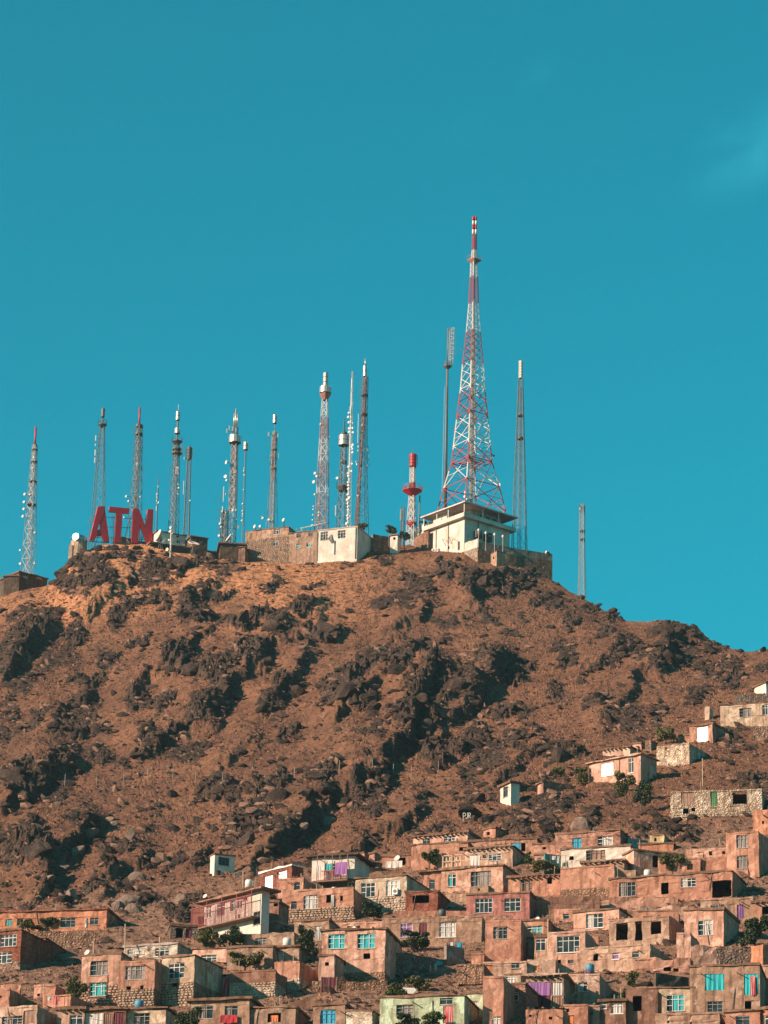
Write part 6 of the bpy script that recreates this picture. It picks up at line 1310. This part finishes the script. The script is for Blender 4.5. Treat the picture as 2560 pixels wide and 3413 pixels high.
bush('C', 295, 478, 330, 480, 'leaf', 'round green tree before the plain terracotta wall', base=500, Yd=-2, name='tree', cat='tree'); tree('C', 570, 625, 262, 380, 'leafdark', 'small cypress shaped shrub below the low pink house', Yd=-2, n=500); bush('C', 600, 710, 330, 385, 'leafdark', 'flat dark shrub right of the cypress shaped shrub', Yd=-2)
bush('C', 1220, 1545, 430, 545, 'leafolive', 'sprawling vine along the teal yard wall', Yd=-2); bush('C', 1205, 1285, 350, 470, 'leaf', 'bright glossy vine beside the open blue door', Yd=-2)
tree('E', 718, 950, 350, 550, 'leafolive', 'bushy olive tree in the recess of the pink mud house', Yd=-2); tree('F', 1390, 1700, -10, 265, 'leafdark', 'large dark tree at the right edge', Yd=-1, base=275)
bush('F', 1030, 1150, 262, 378, 'leafdark', 'small dark shrub on the crumbling pink wall', Yd=-2.5); bush('F', 350, 625, 590, 770, 'leafdark', 'dark vine in the shaded courtyard', Yd=-1); bush('F', 440, 545, 455, 640, 'leafolive', 'dry yellowish creeper above the dark courtyard vine', Yd=-1)
bush('D', 120, 400, 120, 285, 'leafdark', 'dark bush in front of the wide mud house', Yd=-1.5); bush('D', 0, 210, 560, 705, 'leaf', 'low green hedge mound above the long pale green house', Yd=-1); bush('D', 170, 420, 520, 640, 'leafolive', 'olive scrub running up from the green hedge mound', Yd=-1); bush('D', 100, 330, 835, 960, 'leafdark', 'dark bush before the pale green house', Yd=-4); bush('D', 300, 530, 820, 960, 'leaf', 'spiky green bush beside the red striped curtain', Yd=-4)
bush('B', 20, 250, 85, 280, 'leafolive', 'olive tree below the long balcony house', Yd=-1.5, name='tree', cat='tree'); bush('B', 210, 455, 70, 270, 'leafdark', 'darker tree under the balcony house next to the white wall', Yd=-1.5, name='tree', cat='tree')
bush('B', 300, 620, 300, 480, 'leafolive', 'wide olive bush before the plain tan house', Yd=-2); tree('B', 885, 1095, 45, 375, 'leafdark', 'tall dark shrub left of the tall pink house', Yd=-2); bush('A', 1460, 1680, 790, 935, 'leafdark', 'dark shrub at the foot of the cream rubble-faced house', Yd=-2); bush('A', 1335, 1400, 610, 750, 'leafdark', 'climbing shrub beside the cream rubble-faced house', Yd=-1)
bush('L', 150, 300, 410, 520, 'leafolive', 'yellow-green shrub before the orange house wall', Yd=-2); bush('L', 290, 510, 400, 525, 'leafdark', 'wide dark shrub before the orange house', Yd=-2); tree('L', 565, 780, 900, 1140, 'leafolive', 'dusty tree left of the pale pink house', Yd=-2); tree('L', 1440, 1760, 1160, 1400, 'leafdark', 'dark tree at the bottom edge beside the dim window house', Yd=-2)
bush('B', -30, 110, 760, 930, 'leafdark', 'dark shrub before the barred windows at the bottom edge', Yd=-4); bush('L', 10, 100, 95, 150, 'leafolive', 'green-grey shrub on the left slope')

# ---------------------------------------------------------------- poles, dishes, people, letters on rock
def pole(px, pt, pb, label, r=.06, mat='palewood', lean=0, Y=None):
    Y = Y or hit(px, pb)-.5; a_ = P(px, pb, Y); b_ = P(px+lean, pt, Y); t = thing('pole', a_, 0, label, 'pole'); mb = MB(); mb.bar((0, 0, -.6), b_-a_, r, 6); mb.build('shaft', M[mat], t); mb = MB(); mb.lathe([(r*1.3, 0), (r*1.3, .15), (.01, .2)], 8, c=tuple(b_-a_)); mb.build('pole_cap', M[mat], t)
def S(reg, x, y): ox, oy, sc = REG[reg]; return ox+x/sc, oy+y/sc
for reg, x, y0, y1, lb in (('D', 1417, 45, 462, 'tall pale wooden pole between the pink cream and terracotta houses'), ('L', 808, 630, 725, 'short pole at the left corner of the pale pink house roof'), ('L', 1082, 480, 770, 'tall thin pole before the white stone house'), ('L', 1380, 590, 790, 'thin pole on the cream house roof'),
     ('L', 377, 1000, 1160, 'pole in the bottom left yard'), ('A', 442, 545, 670, 'thin pole on the balcony house roof corner'), ('E', 1330, 765, 960, 'pale pole before the purple door curtain house'), ('V', 905, 1080, 1375, 'leaning thin pole above the long pale rubble house'), ('A', 1130, 620, 690, 'short pole under the red balcony')):
    x_, t_ = S(reg, x, y0); _, b_ = S(reg, x, y1); pole(x_, t_, b_, lb)
ORD = 'leftmost second third fourth fifth sixth seventh eighth ninth tenth eleventh twelfth thirteenth rightmost'.split()
for i, x in enumerate((215, 320, 410, 490, 575, 650, 740, 980, 1130, 1240, 1310, 1370, 1460, 1560)):
    y = 2600+(14*math.sin(i*1.3))+ (x-800)*-.035; Y = hit(x, y); a_ = P(x, y, Y); t = thing('fence_post', (a_.x, a_.y, gz(a_.x, a_.y)), 0, ORD[i]+' post, counting from the left, of the wire fence crossing the slope', 'post', 'fence posts across the slope'); mb = MB(); mb.bar((0, 0, -.3), (.05, 0, 1.9), .035, 5); mb.build('shaft', M['frame_grey'], t)
def smalldish(reg, x, y, r, label):
    px, py = S(reg, x, y); Y = hit(px, py+20, True)-2; p = P(px, py, Y); t = thing('satellite_dish', p, 0, label, 'satellite dish'); o = link('reflector', dish_mesh('dish'), t); o.scale = (r,)*3; o.rotation_euler = Vector((-.6, -.8, .5)).to_track_quat('Z', 'Y').to_euler(); mb = MB(); mb.bar((0, .1, 0), (0, .25, -1.2), .04); mb.build('stand', M['midsteel'], t)
smalldish('A', 1220, 690, .32, 'grey satellite dish on the terracotta house roof under the red balcony'); smalldish('D', 118, 845, .34, 'pinkish satellite dish before the pale green house'); smalldish('A', 118, 750, .3, 'satellite dish on the left end of the balcony house roof'); smalldish('F', 928, 120, .2, 'small bright dish on the narrow pink turret')
smalldish('C', 120, 425, .42, 'pale dish beside the dark opening of the terracotta house with laundry'); smalldish('E', 1025, 690, .3, 'white box-like dish under the lattice window of the long terracotta house'); smalldish('L', 760, 720, .35, 'dish on the roof of the pale pink house'); smalldish('D', 1330, 35, .3, 'dish above the terracotta room with the teal window'); smalldish('E', 1500, 790, .35, 'dish on the roof by the purple door curtain house'); smalldish('B', 1400, 120, .35, 'dish on the roof of the tall pink house'); smalldish('B', 560, 790, .35, 'dish on the roof of the orange niche house')
def tank(reg, x, y, lb, mat):
    px, py = S(reg, x, y); Y = hit(px, py+30, True)-1; p = P(px, py, Y); t = thing('water_tank', p, 0, lb, 'water tank'); mb = MB(); mb.lathe([(.02, 0), (.45, .02), (.45, .8), (.38, .95), (.02, 1.0)], 12); mb.build('barrel', M[mat], t); mb = MB(); mb.lathe([(.12, .97), (.12, 1.05), (.01, 1.07)], 8); mb.build('lid', M['darksteel'], t)
tank('A', 490, 672, 'white water barrel on the balcony house roof', 'frame_white'); tank('F', 120, 500, 'blue water barrel on the pale plaster house roof', 'frame_blue'); tank('D', 500, 20, 'dark water barrel on the wide mud house roof', 'darksteel'); tank('B', 820, 268, 'white water barrel on the porch house roof', 'frame_white'); tank('L', 1200, 1212, 'blue water barrel on the pale bottom left house roof', 'frame_blue'); tank('E', 620, 590, 'white water barrel on the long terracotta house roof', 'frame_white')
def line(reg, x0, x1, y, mats, lb):
    ax, ay = S(reg, x0, y); bx, by = S(reg, x1, y); Y = hit(ax, ay+40, True)-2.5; A = P(ax, ay, Y); B = P(bx, ay, Y); t = thing('clothesline', A, 0, lb, 'clothesline'); d_ = B-A; mb = MB(); mb.bar((0, 0, 0), d_, .02, 3)
    for q in (Vector((0, 0, 0)), d_): mb.bar(q+Vector((0, 0, .1)), q+Vector((0, 0, -1.6)), .035, 5)
    mb.build('line', M['timber'], t); x = .15
    for k in range(12):
        w = random.uniform(.3, .75)
        if x+w > d_.x-.1: break
        mb = MB(); h_ = random.uniform(.4, .95); mb.quad([(x, .02, -h_), (x+w*.5, -.05, -h_-.03), (x+w*.5, -.03, -.01), (x, 0, -.01)]); mb.quad([(x+w*.5, -.05, -h_-.03), (x+w, .03, -h_+.05), (x+w, 0, -.01), (x+w*.5, -.03, -.01)]); mb.build('garment', M[random.choice(mats)], t); x += w+random.uniform(.05, .3)
line('C', 1440, 1570, 395, ['c_white'], 'clothesline of white laundry before the teal yard wall'); line('B', 930, 1060, 215, ['c_white', 'c_dim', 'c_red'], 'clothesline left of the tall pink house'); line('D', 560, 700, 225, ['c_blue', 'c_white', 'c_purple'], 'clothesline before the wide mud house right end'); line('E', 560, 700, 840, ['c_white', 'c_dim'], 'clothesline above the rough pale mud room'); line('L', 400, 560, 1090, ['c_red', 'c_white', 'c_dim'], 'clothesline in the bottom left yard'); line('F', 60, 190, 470, ['c_white', 'c_purple', 'c_teal'], 'clothesline on the roof of the pale plaster house')
# person sitting on the terrace by the orange house
def person(reg, x, yb, hh, label, shirt, trouser):
    px, py = S(reg, x, yb); Y = hit(px, py, True)-1.0; b0 = P(px, py, Y); t = thing('person', b0, math.radians(20), label, 'person')
    k = hh/1.7; verts = [(0,0,.92),(0,0,1.15),(0,0,1.42),(0,0,1.52),(0,-.01,1.63),(.17,0,1.40),(.25,-.02,1.14),(.24,-.14,.92),(-.17,0,1.40),(-.25,-.02,1.14),(-.24,-.14,.92),(.09,0,.88),(.11,-.04,.48),(.11,0,.07),(.11,-.14,.03),(-.09,0,.88),(-.11,.03,.48),(-.11,.08,.07),(-.11,-.06,.03)]
    rad = [.15,.14,.13,.055,.10,.07,.05,.04,.07,.05,.04,.10,.07,.05,.04,.10,.07,.05,.04]; ed = [(0,1),(1,2),(2,3),(3,4),(2,5),(5,6),(6,7),(2,8),(8,9),(9,10),(0,11),(11,12),(12,13),(13,14),(0,15),(15,16),(16,17),(17,18)]
    me = bpy.data.meshes.new('body'); me.from_pydata([(a*k, b*k, c*k) for a, b, c in verts], ed, []); o = link('body', me, t); sk = o.modifiers.new('skin', 'SKIN')
    for v, r in zip(me.skin_vertices[0].data, rad): v.radius = (r*k, r*k)
    me.skin_vertices[0].data[0].use_root = True; o.modifiers.new('sub', 'SUBSURF').levels = 1; me.materials.append(shirt)
    mb = MB(); mb.lathe([(.13*k, .30*k), (.17*k, .9*k), (.16*k, 1.0*k)], 10); mb.build('tunic_skirt', shirt, t); mb = MB(); mb.lathe([(.105*k, 1.62*k), (.10*k, 1.70*k), (.05*k, 1.76*k), (.01, 1.77*k)], 10); mb.build('hair', M['darksteel'], t)
    mb = MB(); mb.lathe([(.02, 1.52*k), (.07*k, 1.55*k), (.085*k, 1.62*k), (.06*k, 1.7*k)], 10, c=(0, -.035*k, 0)); mb.build('face', trouser, t)
skin = plain_mat('skin', (.45, .26, .18), .6)
person('L', 743, 516, 1.35, 'small person in pale clothes on the terrace of the orange house', M['c_white'], skin)
person('D', 445, 490, 1.0, 'child in red standing by the turquoise door', M['c_red'], skin)
person('D', 402, 488, .8, 'smaller child in red left of the turquoise door', M['c_red'], skin)
px, py = S('D', 212, 668); Y = hit(px, py)-1; p = P(px, py+4, Y); mb = MB(); mb.box(-.75, .75, -.4, .4, 0, .5); mb.box(-.6, .6, -.3, .3, .5, .62); tag(mb.build('water_tank', M['frame_white'], None, p), 'white box tank on the green hedge mound', 'tank')
# painted letters on a rock
o = boulder(1562, 2722, 2.2, False, 'broad brown rock face carrying painted white letters', False, .9); o.rotation_euler = (.1, 0, .3)
Y = o.location.y-5.5; pl = Plane(1542, 2745, Y, 0); mb = MB()
def st(*pts, r=.055):
    for a_, b_ in zip(pts[:-1], pts[1:]): 
        A = pl.uv(*S('C', *a_)); B = pl.uv(*S('C', *b_)); mb.bar((A[0], 0, A[1]), (B[0], 0, B[1]), r)
st((684, 25), (684, 100)); st((684, 25), (705, 28), (706, 48), (686, 55)); st((722, 22), (722, 62), (714, 74), (708, 66)); st((732, 22), (728, 70)); st((732, 22), (748, 28), (745, 45), (730, 46)); st((735, 46), (748, 70))
slab = MB(); slab.box(-.5, 2.6, .06, 2.4, -1.5, 2.2)
t = mb.build('painted_letters', M['frame_white'], o); t.matrix_parent_inverse = Matrix.Identity(4)
bpy.context.view_layer.update(); t.parent = o; t.matrix_world = Matrix.Translation(pl.p)

# ---------------------------------------------------------------- air
m, nt, b = newmat('haze_air'); nt.nodes.remove(b); pv = nt.nodes.new('ShaderNodeVolumePrincipled'); pv.inputs['Color'].default_value = (.60, .80, .90, 1); pv.inputs['Density'].default_value = .00006
pv.inputs['Anisotropy'].default_value = .3; nt.links.new(pv.outputs[0], nt.nodes['Material Output'].inputs['Volume'])
mb = MB(); mb.box(-9500, 9500, -4500, 14500, -30, 335); tag(mb.build('haze', m), 'thin warm evening haze over the hill', kind='stuff')
